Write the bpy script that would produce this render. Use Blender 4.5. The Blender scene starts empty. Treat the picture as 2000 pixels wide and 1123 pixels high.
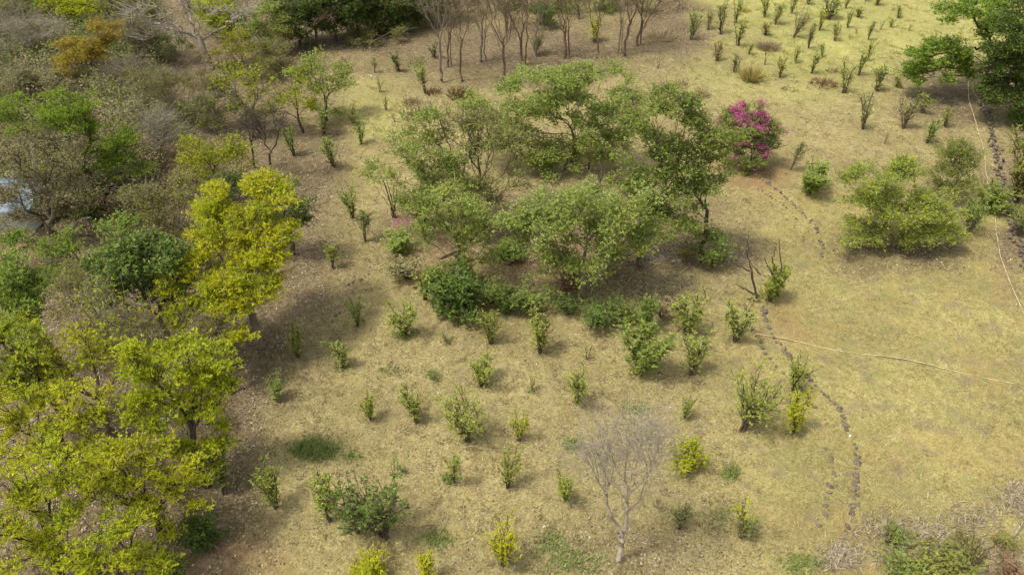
import bpy, math, random
import numpy as np

# ------------------------------------------------------------------ camera, sky, sun, exposure
C = bpy.context.scene
COL = C.collection
R = math.radians
IMG_W, IMG_H = 2000.0, 1123.0
HFOV, PITCH, CAM_Z = R(66.0), R(38.0), 30.0
FPX = (IMG_W / 2) / math.tan(HFOV / 2)
cam_data = bpy.data.cameras.new('camera')
cam = bpy.data.objects.new('camera', cam_data)
COL.objects.link(cam)
cam.location = (0, 0, CAM_Z)
cam.rotation_euler = (R(90) - PITCH, 0, 0)
cam_data.sensor_fit = 'HORIZONTAL'
cam_data.angle = HFOV
cam_data.clip_end = 5000
C.camera = cam

SUN_ELEV, SUN_AZ = R(63.0), R(246.0)      # azimuth clockwise from +Y, where the sun stands
w = bpy.data.worlds.new('World'); C.world = w; w.use_nodes = True
wn = w.node_tree.nodes; wl = w.node_tree.links
sky = wn.new('ShaderNodeTexSky'); sky.sky_type = 'NISHITA'; sky.sun_disc = False
sky.sun_elevation = SUN_ELEV; sky.sun_rotation = SUN_AZ
sky.air_density = 1.0; sky.dust_density = 4.0
bg = wn['Background']; bg.inputs['Strength'].default_value = 0.15
haze_white = wn.new('ShaderNodeHueSaturation'); haze_white.inputs['Saturation'].default_value = 0.35   # milky, hazy sky
wl.new(sky.outputs['Color'], haze_white.inputs['Color']); wl.new(haze_white.outputs['Color'], bg.inputs['Color'])
sl = bpy.data.lights.new('sun', 'SUN'); sl.energy = 2.0; sl.angle = R(6); sl.color = (1.0, 0.945, 0.835)
sun = bpy.data.objects.new('sun', sl); COL.objects.link(sun)
sun.rotation_euler = (R(90) - SUN_ELEV, 0, -SUN_AZ + math.pi)
sun.location = (-30, -10, 60)
C.view_settings.view_transform = 'Standard'; C.view_settings.look = 'None'
C.view_settings.exposure = 0.50; C.view_settings.gamma = 1.0

# ------------------------------------------------------------------ pixel <-> ground
SP, CP = math.sin(PITCH), math.cos(PITCH)
def ray(px, py):
    x = (px - IMG_W / 2) / FPX; y = (IMG_H / 2 - py) / FPX
    return np.array([x, CP + y * SP, -SP + y * CP])
def terrain(x, y):
    return 0.10 * np.sin(x * .31 + 1.3) * np.sin(y * .27 + .4) + 0.05 * np.sin(x * .83 + y * .61) + 0.04 * np.sin(x * .47 - y * .92 + 2)
def G(px, py, z=0.0):
    d = ray(px, py); t = (z - CAM_Z) / d[2]
    return np.array([0, 0, CAM_Z]) + d * t
def GT(px, py):
    p = G(px, py); p[2] = terrain(p[0], p[1]); return p
def PY(px, py, Y):
    d = ray(px, py); return np.array([0, 0, CAM_Z]) + d * (Y / d[1])
def depth(p):
    return p[1] * CP - (p[2] - CAM_Z) * SP
def to_px(x, y, z=0.0):
    zz = y * CP - (z - CAM_Z) * SP
    zz = np.where(zz < 1, 1, zz)
    return IMG_W / 2 + FPX * x / zz, IMG_H / 2 - FPX * (y * SP + (z - CAM_Z) * CP) / zz
def snoise(x, y, scale, seed, n=6):
    r = np.random.RandomState(seed); o = 0
    for k in range(n):
        a = r.rand() * 6.283; f = (0.6 + r.rand() * 1.2) / scale * 6.283
        o = o + np.sin((x * math.cos(a) + y * math.sin(a)) * f + r.rand() * 6.283)
    return o / math.sqrt(n)

# ------------------------------------------------------------------ materials
def new_mat(name):
    m = bpy.data.materials.new(name); m.use_nodes = True
    nt = m.node_tree
    return m, nt, nt.nodes, nt.links, nt.nodes['Principled BSDF']
def rgb(c): return (c[0], c[1], c[2], 1)
def ramp(nodes, cols, poss=None):
    n = nodes.new('ShaderNodeValToRGB'); e = n.color_ramp.elements
    k = len(cols); poss = poss or [i / (k - 1) for i in range(k)]
    while len(e) < k: e.new(0.5)
    for i in range(k): e[i].position = poss[i]; e[i].color = rgb(cols[i])
    return n
def mixc(nodes, links, fac, a, b, mode='MIX'):
    n = nodes.new('ShaderNodeMix'); n.data_type = 'RGBA'; n.blend_type = mode
    for s, v in ((0, fac), (6, a), (7, b)):
        if hasattr(v, 'links'): links.new(v, n.inputs[s])
        elif isinstance(v, (int, float)): n.inputs[s].default_value = v
        else: n.inputs[s].default_value = rgb(v)
    return n.outputs[2]
def mathn(nodes, links, op, a, b=0.0, clamp=False):
    n = nodes.new('ShaderNodeMath'); n.operation = op; n.use_clamp = clamp
    for i, v in enumerate((a, b)):
        if hasattr(v, 'links'): links.new(v, n.inputs[i])
        else: n.inputs[i].default_value = v
    return n.outputs[0]
def noise(nodes, links, vec, scale, detail=3, rough=.6):
    n = nodes.new('ShaderNodeTexNoise'); n.inputs['Scale'].default_value = scale
    n.inputs['Detail'].default_value = detail; n.inputs['Roughness'].default_value = rough
    links.new(vec, n.inputs['Vector']); return n.outputs['Fac']
LEAF = {}
def leaf_mat(name, cols, trans=.35, alt=None, alt_amt=.5):
    m, nt, nd, lk, p = new_mat(name)
    geo = nd.new('ShaderNodeNewGeometry'); oi = nd.new('ShaderNodeObjectInfo')
    r = ramp(nd, cols); lk.new(geo.outputs['Random Per Island'], r.inputs[0])
    col = r.outputs[0]
    tc = nd.new('ShaderNodeNewGeometry')
    n1 = noise(nd, lk, tc.outputs['Position'], .55, 2)
    if alt is not None:
        f = mathn(nd, lk, 'MULTIPLY', mathn(nd, lk, 'SUBTRACT', n1, .47, True), 6 * alt_amt, True)
        col = mixc(nd, lk, f, col, alt)
    hs = nd.new('ShaderNodeHueSaturation')
    lk.new(mathn(nd, lk, 'ADD', mathn(nd, lk, 'MULTIPLY', oi.outputs['Random'], .014), .493), hs.inputs['Hue'])
    n2 = noise(nd, lk, tc.outputs['Position'], 1.6, 2)
    lk.new(mathn(nd, lk, 'ADD', mathn(nd, lk, 'MULTIPLY', n2, .7), .65), hs.inputs['Value'])
    lk.new(col, hs.inputs['Color'])
    tr = nd.new('ShaderNodeBsdfTranslucent'); mx = nd.new('ShaderNodeMixShader')
    lk.new(hs.outputs[0], p.inputs['Base Color']); lk.new(hs.outputs[0], tr.inputs['Color'])
    p.inputs['Roughness'].default_value = .55; p.inputs['Specular IOR Level'].default_value = .25
    mx.inputs[0].default_value = trans
    lk.new(p.outputs[0], mx.inputs[1]); lk.new(tr.outputs[0], mx.inputs[2])
    lk.new(mx.outputs[0], nd['Material Output'].inputs['Surface'])
    LEAF[name] = m; return m
def bark_mat(name, a, b, scale=6):
    m, nt, nd, lk, p = new_mat(name)
    tc = nd.new('ShaderNodeNewGeometry'); n = noise(nd, lk, tc.outputs['Position'], scale, 4)
    r = ramp(nd, [a, b], [.3, .7]); lk.new(n, r.inputs[0]); lk.new(r.outputs[0], p.inputs['Base Color'])
    p.inputs['Roughness'].default_value = .9; p.inputs['Specular IOR Level'].default_value = .15
    bp = nd.new('ShaderNodeBump'); bp.inputs['Strength'].default_value = .6; bp.inputs['Distance'].default_value = .03
    lk.new(noise(nd, lk, tc.outputs['Position'], 25, 3), bp.inputs['Height']); lk.new(bp.outputs[0], p.inputs['Normal'])
    LEAF[name] = m; return m
leaf_mat('leaf_green', [(.18, .265, .045), (.29, .38, .07), (.44, .52, .15)], .48, (.33, .39, .07))
leaf_mat('leaf_fresh', [(.25, .335, .06), (.40, .485, .10), (.56, .63, .22)], .52, (.44, .47, .095))
leaf_mat('leaf_dark', [(.075, .12, .022), (.125, .185, .03), (.20, .27, .055)], .3)
leaf_mat('leaf_vivid', [(.17, .27, .02), (.25, .37, .03), (.36, .47, .05)], .4)
leaf_mat('leaf_yellow', [(.41, .395, .01), (.54, .515, .014), (.68, .62, .035)], .45, (.38, .44, .012), .8)
leaf_mat('leaf_lime', [(.35, .40, .012), (.48, .51, .018), (.64, .63, .045)], .45, (.34, .42, .025))
leaf_mat('leaf_olive', [(.20, .20, .045), (.30, .29, .065), (.40, .37, .10)], .35, (.17, .21, .04))
leaf_mat('leaf_pale', [(.27, .27, .10), (.36, .35, .14), (.46, .43, .20)], .3, (.28, .26, .12))
leaf_mat('leaf_orange', [(.34, .22, .025), (.46, .32, .03), (.42, .36, .04)], .35, (.36, .33, .03))
leaf_mat('leaf_shrub', [(.21, .27, .035), (.33, .39, .055), (.48, .51, .12)], .4)
leaf_mat('leaf_greygreen', [(.17, .20, .06), (.24, .27, .08), (.34, .35, .13)], .35)
leaf_mat('leaf_dry', [(.26, .19, .10), (.36, .28, .15), (.46, .38, .22)], .2)
leaf_mat('leaf_russet', [(.16, .085, .05), (.23, .13, .07), (.30, .18, .10)], .2)
leaf_mat('petal', [(.60, .06, .36), (.75, .12, .50), (.78, .28, .48)], .45)
leaf_mat('straw_grey', [(.25, .20, .12), (.36, .30, .19), (.46, .40, .28)], .2)
bark_mat('bark_dark', (.05, .038, .028), (.13, .10, .075))
bark_mat('bark_grey', (.15, .12, .082), (.30, .25, .178))
bark_mat('bark_pale', (.24, .205, .15), (.44, .385, .30))
leaf_mat('leaf_thin', [(.24, .28, .07), (.36, .40, .11), (.50, .53, .20)], .48, (.34, .33, .10))
leaf_mat('grass_green', [(.15, .21, .05), (.21, .27, .07), (.28, .31, .09)], .3)
leaf_mat('straw_yellow', [(.40, .37, .09), (.55, .49, .14), (.66, .56, .22)], .3)
bark_mat('twig_brown', (.10, .078, .058), (.23, .185, .14))
bark_mat('bark_brown', (.09, .062, .042), (.20, .145, .10))

# ------------------------------------------------------------------ mesh helpers
def build(name, verts, faces, mat, parent=None, smooth=False, link=True):
    """faces: list of index arrays (each n x k), any mix of k"""
    verts = np.asarray(verts, dtype=np.float32)
    me = bpy.data.meshes.new(name)
    faces = [np.asarray(f, dtype=np.int32) for f in faces if len(f)]
    loops = np.concatenate([f.ravel() for f in faces]) if faces else np.zeros(0, np.int32)
    sizes = np.concatenate([np.full(len(f), f.shape[1], np.int32) for f in faces]) if faces else np.zeros(0, np.int32)
    starts = np.concatenate([[0], np.cumsum(sizes)[:-1]]).astype(np.int32)
    me.vertices.add(len(verts)); me.vertices.foreach_set('co', verts.ravel())
    me.loops.add(len(loops)); me.loops.foreach_set('vertex_index', loops)
    me.polygons.add(len(sizes)); me.polygons.foreach_set('loop_start', starts)
    me.update(calc_edges=True)
    if smooth: me.polygons.foreach_set('use_smooth', np.ones(len(sizes), dtype=bool))
    if mat is not None: me.materials.append(mat if not isinstance(mat, str) else LEAF[mat])
    me.validate()
    o = bpy.data.objects.new(name, me)
    if link: COL.objects.link(o)
    if parent is not None: o.parent = parent
    return o
def thing(name, label, cat, loc, rz=0.0, group=None):
    o = bpy.data.objects.new(name, None); COL.objects.link(o)
    o.empty_display_size = .3
    o.location = loc; o.rotation_euler = (0, 0, rz)
    tag(o, label, cat, group); return o
def tag(o, label, cat, group=None):
    o['label'] = label; o['category'] = cat
    if group: o['group'] = group
def kind(o, k, label=None):
    o['kind'] = k
    if label: o['label'] = label
def unit(a):
    return a / np.maximum(np.linalg.norm(a, axis=-1, keepdims=True), 1e-9)
def leaf_quads(base, axis, nrm, L, W):
    axis = unit(axis); side = unit(np.cross(axis, nrm))
    L = L[:, None]; W = W[:, None]
    mid = base + axis * L * .45
    v = np.stack([base, mid + side * W * .5, base + axis * L, mid - side * W * .5], 1).reshape(-1, 3)
    f = np.arange(len(base) * 4).reshape(-1, 4)
    return v, f
def rosettes(rs, pts, k, L, W, out=None, up=.25, droop=0.0):
    """k leaves radiating from each point"""
    n = len(pts)
    base = np.repeat(pts, k, 0)
    ax = rs.normal(size=(n * k, 3)); ax[:, 2] = ax[:, 2] * .55 + up - droop
    if out is not None: ax = unit(ax) + np.repeat(out, k, 0) * .5
    nr = rs.normal(size=(n * k, 3)) * .55 + np.array([0, 0, 1.0])
    s = rs.uniform(.65, 1.25, n * k)
    return leaf_quads(base, ax, nr, L * s, W * s)
def tubes(pos, par, rad, order_main=None):
    """frustums from each node to its parent; returns verts, faces"""
    pos = np.asarray(pos); par = np.asarray(par); rad = np.asarray(rad)
    idx = np.where(par >= 0)[0]
    d = np.zeros_like(pos); d[idx] = unit(pos[idx] - pos[par[idx]])
    roots = np.where(par < 0)[0]; d[roots] = (0, 0, 1)
    ref = np.array([.31, .92, .11]); ref /= np.linalg.norm(ref)
    u = unit(np.cross(d, ref)); v = np.cross(d, u)
    main = np.full(len(pos), -1)
    for i in idx:                          # main child = thickest
        p = par[i]
        if main[p] < 0 or rad[i] > rad[main[p]]: main[p] = i
    V = []; F = []; off = 0
    for sel, n in ((idx[rad[idx] > .05], 7), (idx[rad[idx] <= .05], 3)):
        if not len(sel): continue
        p = par[sel]; ismain = (main[p] == sel)
        ang = np.arange(n) / n * 6.2832
        ca, sa = np.cos(ang), np.sin(ang)
        fu = np.where(ismain[:, None], u[p], u[sel]); fv = np.where(ismain[:, None], v[p], v[sel])
        r0 = np.where(ismain, rad[p], np.minimum(rad[p], rad[sel] * 1.35))
        bot = pos[p][:, None] + r0[:, None, None] * (fu[:, None] * ca[None, :, None] + fv[:, None] * sa[None, :, None])
        top = pos[sel][:, None] + rad[sel][:, None, None] * (u[sel][:, None] * ca[None, :, None] + v[sel][:, None] * sa[None, :, None])
        vv = np.concatenate([bot, top], 1).reshape(-1, 3)
        b = np.arange(len(sel))[:, None] * 2 * n + off
        k = np.arange(n); k2 = (k + 1) % n
        f = np.stack([b + k, b + k2, b + n + k2, b + n + k], -1).reshape(-1, 4)
        V.append(vv); F.append(f); off += len(vv)
    if not V: return np.zeros((0, 3)), []
    return np.concatenate(V), F

# ------------------------------------------------------------------ tree skeleton
class Skel:
    def __init__(s, rs):
        s.rs = rs; s.p = []; s.par = []; s.pl = []; s.tip = []
    def add(s, p, par):
        s.p.append(np.asarray(p, float)); s.par.append(par)
        s.pl.append(0.0 if par < 0 else s.pl[par] + float(np.linalg.norm(s.p[-1] - s.p[par]))); s.tip.append(False)
        return len(s.p) - 1
    def path(s, q, target, step=.55, curve=.4, jit=.05):
        a = s.p[q]; d = np.linalg.norm(target - a)
        k = max(1, int(math.ceil(d / step)))
        pd = s.p[q] - s.p[s.par[q]] if s.par[q] >= 0 else np.array([0, 0, 1.0])
        pd = pd / max(np.linalg.norm(pd), 1e-6)
        c = a + pd * d * curve
        last = q
        for i in range(1, k + 1):
            t = i / k
            pt = (1 - t) ** 2 * a + 2 * t * (1 - t) * c + t * t * target
            if i < k: pt = pt + s.rs.normal(size=3) * jit * min(d, 2.0)
            last = s.add(pt, last)
        return last
    def attach(s, targets, alpha=.35, curve=.22, jit=.05, start=0):
        root = s.p[start]
        od = np.argsort(np.linalg.norm(targets - root, axis=1))
        ends = []
        for t in targets[od]:
            P = np.array(s.p[start:]); L = np.array(s.pl[start:])
            dv = t - P; dist = np.linalg.norm(dv, axis=1)
            cost = dist * (1 + .5 * np.clip(-dv[:, 2] / np.maximum(dist, .01), 0, 1)) + alpha * L
            q = int(np.argmin(cost)) + start
            e = s.path(q, t, curve=curve, jit=jit); s.tip[e] = True; ends.append(e)
        return ends
    def radii(s, rbase, rtip, expo=.5):
        n = len(s.p); cnt = np.array([1.0 if s.tip[i] else 0.0 for i in range(n)])
        for i in range(n - 1, -1, -1):
            if s.par[i] >= 0: cnt[s.par[i]] += cnt[i]
        cnt = np.maximum(cnt, 1)
        return np.maximum(rtip, rbase * (cnt / cnt.max()) ** expo)

def lobe_world(lobe, Y):
    px, py, rx, ry = lobe[:4]; dy = lobe[4] if len(lobe) > 4 else 0.0
    c = PY(px, py, Y + dy); s = depth(c) / FPX
    a = rx * s * 1.1; b = ry * s * 1.1
    dep = math.atan2(CAM_Z - c[2], c[1])
    d = a * .85
    rz2 = (b * b - (d * math.sin(dep)) ** 2) / math.cos(dep) ** 2
    if rz2 < (.35 * a) ** 2:
        rz = .35 * a; d = math.sqrt(max(b * b - (rz * math.cos(dep)) ** 2, (.35 * a) ** 2)) / max(math.sin(dep), .3); d = min(d, a)
    else: rz = min(math.sqrt(rz2), 1.3 * a)
    return c, np.array([a, d, rz])

def crown_points(rs, lobes, k, pr=.55, npp=5, bare=False):
    """foliage pads spread over each lobe's upper shell; each pad gets a few attachment points"""
    pts = []
    for c, r in lobes:
        gm = float(np.prod(r)) ** (1 / 3)
        n = max(4, int(k * .62 * 4 * gm * gm))
        u = unit(rs.normal(size=(n * 4, 3)))
        u = u[(u[:, 2] > -.25) | (rs.rand(len(u)) < .35)][:n]
        cen = c + u * r * rs.uniform(.35 if bare else .5, 1.0, (len(u), 1)) ** (1.0 if bare else .7)
        m = np.maximum(2, rs.poisson(npp, len(cen)))
        cen = np.repeat(cen, m, 0)
        pts.append(cen + rs.normal(size=cen.shape) * pr * np.array([.75, .75, .30]))
    return np.concatenate(pts)

STY = dict(leaf='leaf_green', bark='bark_brown', k=1.5, cr=.5, ros=9, per=5, L=.24, W=.10, rb=.16, rt=.014, alpha=.7, lk=.95, ls=.6, lm=2.3, pr=.40, npp=6, crs=.55,
           twigs=3, stem=.35, flat=.55, up=.25, jit=.05, leafy=1.0, drop=0.0)
def style(**kw):
    d = dict(STY); d.update(kw); return d
def make_tree(name, label, st, base=None, lobes=(), h=None, cat='tree', group=None, seed=0, extra_bases=(), leaf2=None):
    """base: pixel of the trunk foot, or h: height of the crown's centre above ground"""
    rs = np.random.RandomState(seed + 11)
    if base is not None:
        B = GT(*base); Y = B[1]
    else:
        cx = np.mean([l[0] for l in lobes]); cy = np.mean([l[1] for l in lobes])
        c = G(cx, cy, h); Y = c[1]; B = np.array([c[0] + rs.normal() * .4, c[1] + rs.normal() * .3, 0]); B[2] = terrain(B[0], B[1])
    lw = [lobe_world(l, Y) for l in lobes]
    lw = [(np.array([c[0], c[1], max(c[2], r[2] * .7 + .25)]), r) for c, r in lw]
    root = thing(name, label, cat, tuple(B), 0, group)
    pts = crown_points(rs, lw, st['k'] * st['lk'], st['pr'], st['npp'], st['leafy'] < .5)
    pts[:, 2] = np.maximum(pts[:, 2], .2)
    pts = pts - B
    cen = pts.mean(0); top = pts[:, 2].max()
    sk = Skel(rs)
    r0 = sk.add((0, 0, -.15), -1)
    fork = np.array([cen[0] * .25, cen[1] * .25, max(.35, min(st['stem'] * top, pts[:, 2].min() + .35 * top))])
    q = sk.path(r0, fork, curve=.2, jit=.04)
    ntr = len(sk.p)
    ends = sk.attach(pts, st['alpha'], jit=st['jit'], start=max(0, ntr - 2))
    rad = sk.radii(st['rb'], st['rt'], .58)
    pos = np.array(sk.p); par = np.array(sk.par)
    v, f = tubes(pos[:ntr], par[:ntr], rad[:ntr] * np.linspace(1.25, 1, ntr))
    ntv = len(v)
    build('trunk', v, f, st['bark'], root, True)
    for eb in extra_bases:
        E = GT(*eb) - B
        s2 = Skel(rs); a = s2.add(E + np.array([0, 0, -.1]), -1)
        tgt = pts[np.argmin(np.linalg.norm((pts - E) * np.array([1, 1, .2]), axis=1))]
        e = s2.path(a, tgt, curve=.5, jit=.03); rr = np.linspace(st['rb'] * .7, .03, len(s2.p))
        v2, f2 = tubes(s2.p, s2.par, rr); build('trunk', v2, f2, st['bark'], root, True)
    pp, qq, rr = [pos], [np.where(np.arange(len(par)) < ntr, -1, par)], [rad]
    # twigs and leaves
    epos = pos[np.array(ends)]
    nt = st['twigs']; off = len(pos)
    if nt:
        a = np.repeat(epos, nt, 0); outd = unit(a - np.array([cen[0], cen[1], cen[2] - .5 * top]))
        tp = a + (rs.normal(size=a.shape) * np.array([1, 1, .7]) + outd * .7) * st['cr'] * .9
        tpar = np.repeat(np.array(ends), nt)
        pp.append(tp); qq.append(tpar); rr.append(np.full(len(tp), st['rt'] * .6))
    v, f = tubes(np.concatenate(pp), np.concatenate(qq), np.concatenate(rr))
    build('branches', v, f, st['bark'], root, True)
    if st['leafy'] > 0:
        keep = rs.rand(len(epos)) < st['leafy']
        e2 = epos[keep]
        nr_ = int(math.ceil(st['ros'] * st['lm']))
        n = len(e2) * nr_
        rc = np.repeat(e2, nr_, 0) + rs.normal(size=(n, 3)) * st['cr'] * st['crs'] * np.array([1, 1, st['flat']])
        outd = unit(rc - np.array([cen[0], cen[1], cen[2] - .4 * top]))
        v, f = rosettes(rs, rc, st['per'], st['L'] * st['ls'], st['W'] * st['ls'] * 1.05, outd, st['up'], st['drop'])
        build('crown', v, [f], st['leaf'], root)
        if leaf2:
            m2, fr = leaf2
            k2 = rs.rand(len(rc)) < fr
            if m2 == 'petal':
                q_ = rc * 3.4; k2 = (np.sin(q_[:, 0] + 1) + np.sin(q_[:, 1] * 1.2) + np.sin(q_[:, 2] * 1.1 + q_[:, 0] * .5)) + (rc[:, 2] - cen[2]) * .34 > .75
            v, f = rosettes(rs, rc[k2] + outd[k2] * .12, st['per'], st['L'] * st['ls'], st['W'] * st['ls'], outd[k2], st['up'])
            build('blossoms' if m2 == 'petal' else 'young_leaves', v, [f], m2, root)
    return root

# ------------------------------------------------------------------ shrub prototypes (about 2.2 m tall)
def shrub_proto(kindname, seed, H=2.2):
    rs = np.random.RandomState(seed)
    P = dict(vase=(9, .32, 30, 5, .105, .045, .17), narrow=(7, .20, 22, 4, .115, .042, .18), sparse=(16, .40, 22, 4, .11, .045, .28),
             leggy=(5, .20, 26, 5, .115, .05, .35), round=(18, .50, 46, 5, .13, .06, .05), wisp=(4, .16, 12, 4, .10, .04, .2),
             dense=(14, .36, 46, 5, .125, .055, .12), bare=(12, .30, 1, 3, .1, .04, .5))[kindname]
    ns, spl, nl, per, L, W, lo = P
    sk = Skel(rs); pts = []; outs = []
    root_ids = []
    for i in range(ns):
        a = rs.rand() * 6.283; r0 = .10 * rs.rand()
        rid = sk.add((r0 * math.cos(a), r0 * math.sin(a), -.06), -1); root_ids.append(rid)
        hh = H * rs.uniform(.62, 1.0) * (1.0 if kindname != 'round' else math.sqrt(max(.12, 1 - (i / ns) ** 1.5)))
        rr = spl * H * (rs.uniform(.35, 1.05) if kindname != 'round' else .15 + .95 * i / ns)
        tip = np.array([rr * math.cos(a), rr * math.sin(a), hh])
        c = np.array([rr * .25 * math.cos(a), rr * .25 * math.sin(a), hh * .55])
        last = rid; prev = sk.p[rid]
        for t in np.linspace(.14, 1, 7):
            pt = (1 - t) ** 2 * sk.p[rid] + 2 * t * (1 - t) * c + t * t * tip + rs.normal(size=3) * .03
            last = sk.add(pt, last)
        sk.tip[last] = True
        # side twigs + leaf points
        for j in range(nl):
            t = lo + (1.03 - lo) * rs.rand() ** .8
            q = (1 - t) ** 2 * sk.p[rid] + 2 * t * (1 - t) * c + t * t * tip
            o = rs.normal(size=3); o[2] = abs(o[2]) * .6 + .15; o /= np.linalg.norm(o)
            tw = q + o * (.06 + .30 * rs.rand()) * (1.15 - .45 * t) * (1.5 if kindname in ('round', 'sparse') else 1)
            pts.append(tw); outs.append(o)
            if j % 3 == 0:
                k = min(6, max(1, int(t * 7))); sk.add(tw, rid + k)
    pos = np.array(sk.p); par = np.array(sk.par)
    n = len(pos); rad = np.full(n, .012)
    for rid in root_ids:
        rad[rid:rid + 8] = np.linspace(.030, .011, 8) * (.6 if kindname in ('sparse', 'round', 'dense', 'bare') else 1)
    v, f = tubes(pos, par, rad)
    stems = build('stems', v, f, 'bark_brown', None, True, link=False)
    pts = np.array(pts); outs = np.array(outs)
    pts[:, 2] = np.maximum(pts[:, 2], .06)
    v, f = rosettes(rs, pts, per, L, W, outs, .35)
    fol = build('foliage', v, [f], 'leaf_shrub', None, link=False)
    ext = np.percentile(np.abs(v[:, :2]).max(1), 93) * 2
    return stems, fol, float(ext), float(np.percentile(v[:, 2], 99))
PROTO = {}
for kn in ('vase', 'narrow', 'sparse', 'leggy', 'round', 'wisp', 'dense', 'bare'):
    PROTO[kn] = [shrub_proto(kn, 100 + i * 7 + len(kn)) for i in range({'vase': 9, 'narrow': 8, 'round': 5, 'sparse': 5, 'dense': 4}.get(kn, 3))]
rng = random.Random(5)
def shrub(px, py, top, wd, kn, mat, label, group=None, name='shrub', stem_mat=None, cat='shrub'):
    B = GT(px, py); s = depth(B) / FPX
    dep = math.atan2(CAM_Z, B[1])
    st, fo, ew, eh = PROTO[kn][rng.randrange(len(PROTO[kn]))]
    wm = wd * s; hm = max(.35, ((py - top) * s - .25 * wm * math.sin(dep)) / math.cos(dep))
    root = thing(name, label, cat, tuple(B), rng.random() * 6.28, group)
    root.rotation_euler = (rng.gauss(0, .07), rng.gauss(0, .07), rng.random() * 6.28)
    q_ = rng.uniform(.84, 1.2)
    root.scale = (wm / ew * 1.1 * q_, wm / ew * 1.1 / q_, hm / eh)
    for o, m in ((st, stem_mat), (fo, mat)):
        c = o.copy(); COL.objects.link(c); c.parent = root
        if m:
            c.material_slots[0].link = 'OBJECT'; c.material_slots[0].material = LEAF[m]
    return root
# ------------------------------------------------------------------ ground
EDGE = np.array([(410, 1123), (430, 1010), (455, 900), (470, 790), (490, 720), (560, 640), (600, 570), (600, 500), (590, 450),
                 (600, 400), (590, 340), (570, 290), (555, 230), (555, 160), (575, 110), (690, 80), (760, 55)], float)[::-1]
def blob(px, py, cx, cy, rx, ry, soft=.5):
    d = np.sqrt(((px - cx) / rx) ** 2 + ((py - cy) / ry) ** 2)
    return np.clip((1 + soft - d) / (2 * soft), 0, 1)
def masks(x, y):
    px, py = to_px(x, y)
    wx = snoise(x, y, 7, 1); wy = snoise(x, y, 7, 2); fine = snoise(x, y, 2.2, 3)
    px = px + wx * 22 + fine * 10; py = py + wy * 14 + fine * 6
    ex = np.interp(py, EDGE[:, 1], EDGE[:, 0])
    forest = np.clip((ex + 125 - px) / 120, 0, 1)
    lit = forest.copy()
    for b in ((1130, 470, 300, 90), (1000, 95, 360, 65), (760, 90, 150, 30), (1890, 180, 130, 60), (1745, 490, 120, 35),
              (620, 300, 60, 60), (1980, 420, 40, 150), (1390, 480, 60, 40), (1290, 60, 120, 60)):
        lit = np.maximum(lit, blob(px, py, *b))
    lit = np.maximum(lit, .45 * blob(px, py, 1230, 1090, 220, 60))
    lawn = np.clip((px - 1330 - .0 * py) / 220, 0, 1) * np.clip((py - 330) / 80, 0, 1)
    lawn = np.maximum(lawn, .7 * blob(px, py, 660, 400, 70, 130)) * (1 - .8 * lit)
    green = np.clip((px - 1180) / 200, 0, 1) * np.clip((230 - py) / 120, 0, 1)
    for b in ((740, 215, 90, 60, .5), (820, 125, 30, 15, .5), (1280, 140, 80, 40, .6)):
        green = np.maximum(green, .6 * blob(px, py, *b))
    green = green * (1 - lit)
    red = np.zeros_like(px)
    for b, k in (((1460, 340, 70, 22), 1), ((1100, 480, 240, 60), .55), ((470, 1100, 90, 40), .7), ((1720, 400, 30, 30), .3),
                 ((1640, 1110, 70, 16), .8), ((1530, 640, 40, 40), .6), ((60, 490, 60, 30), .5), ((1960, 560, 30, 40), .4), ((330, 330, 60, 40), .5)):
        red = np.maximum(red, k * blob(px, py, *b))
    return np.clip(lit, 0, 1), np.clip(lawn, 0, 1), np.clip(green, 0, 1), np.clip(red * .7, 0, 1)
def axis(lo, hi, st, far):
    fine = np.arange(lo, hi + .01, st); a = np.concatenate([lo - np.geomspace(4, far, 9)[::-1], fine, hi + np.geomspace(4, far, 9)]); return a
gx = axis(-75, 75, .5, 500); gy = axis(8, 110, .5, 500)
X, Yg = np.meshgrid(gx, gy); nxg, nyg = len(gx), len(gy)
Z = terrain(X, Yg) + .03 * snoise(X, Yg, 1.7, 9)
Z = np.where((np.abs(X) > 80) | (Yg > 116) | (Yg < 3), 0, Z)
ii = (np.arange(nyg - 1)[:, None] * nxg + np.arange(nxg - 1)[None]).ravel()
gf = np.stack([ii, ii + 1, ii + nxg + 1, ii + nxg], 1)

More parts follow.
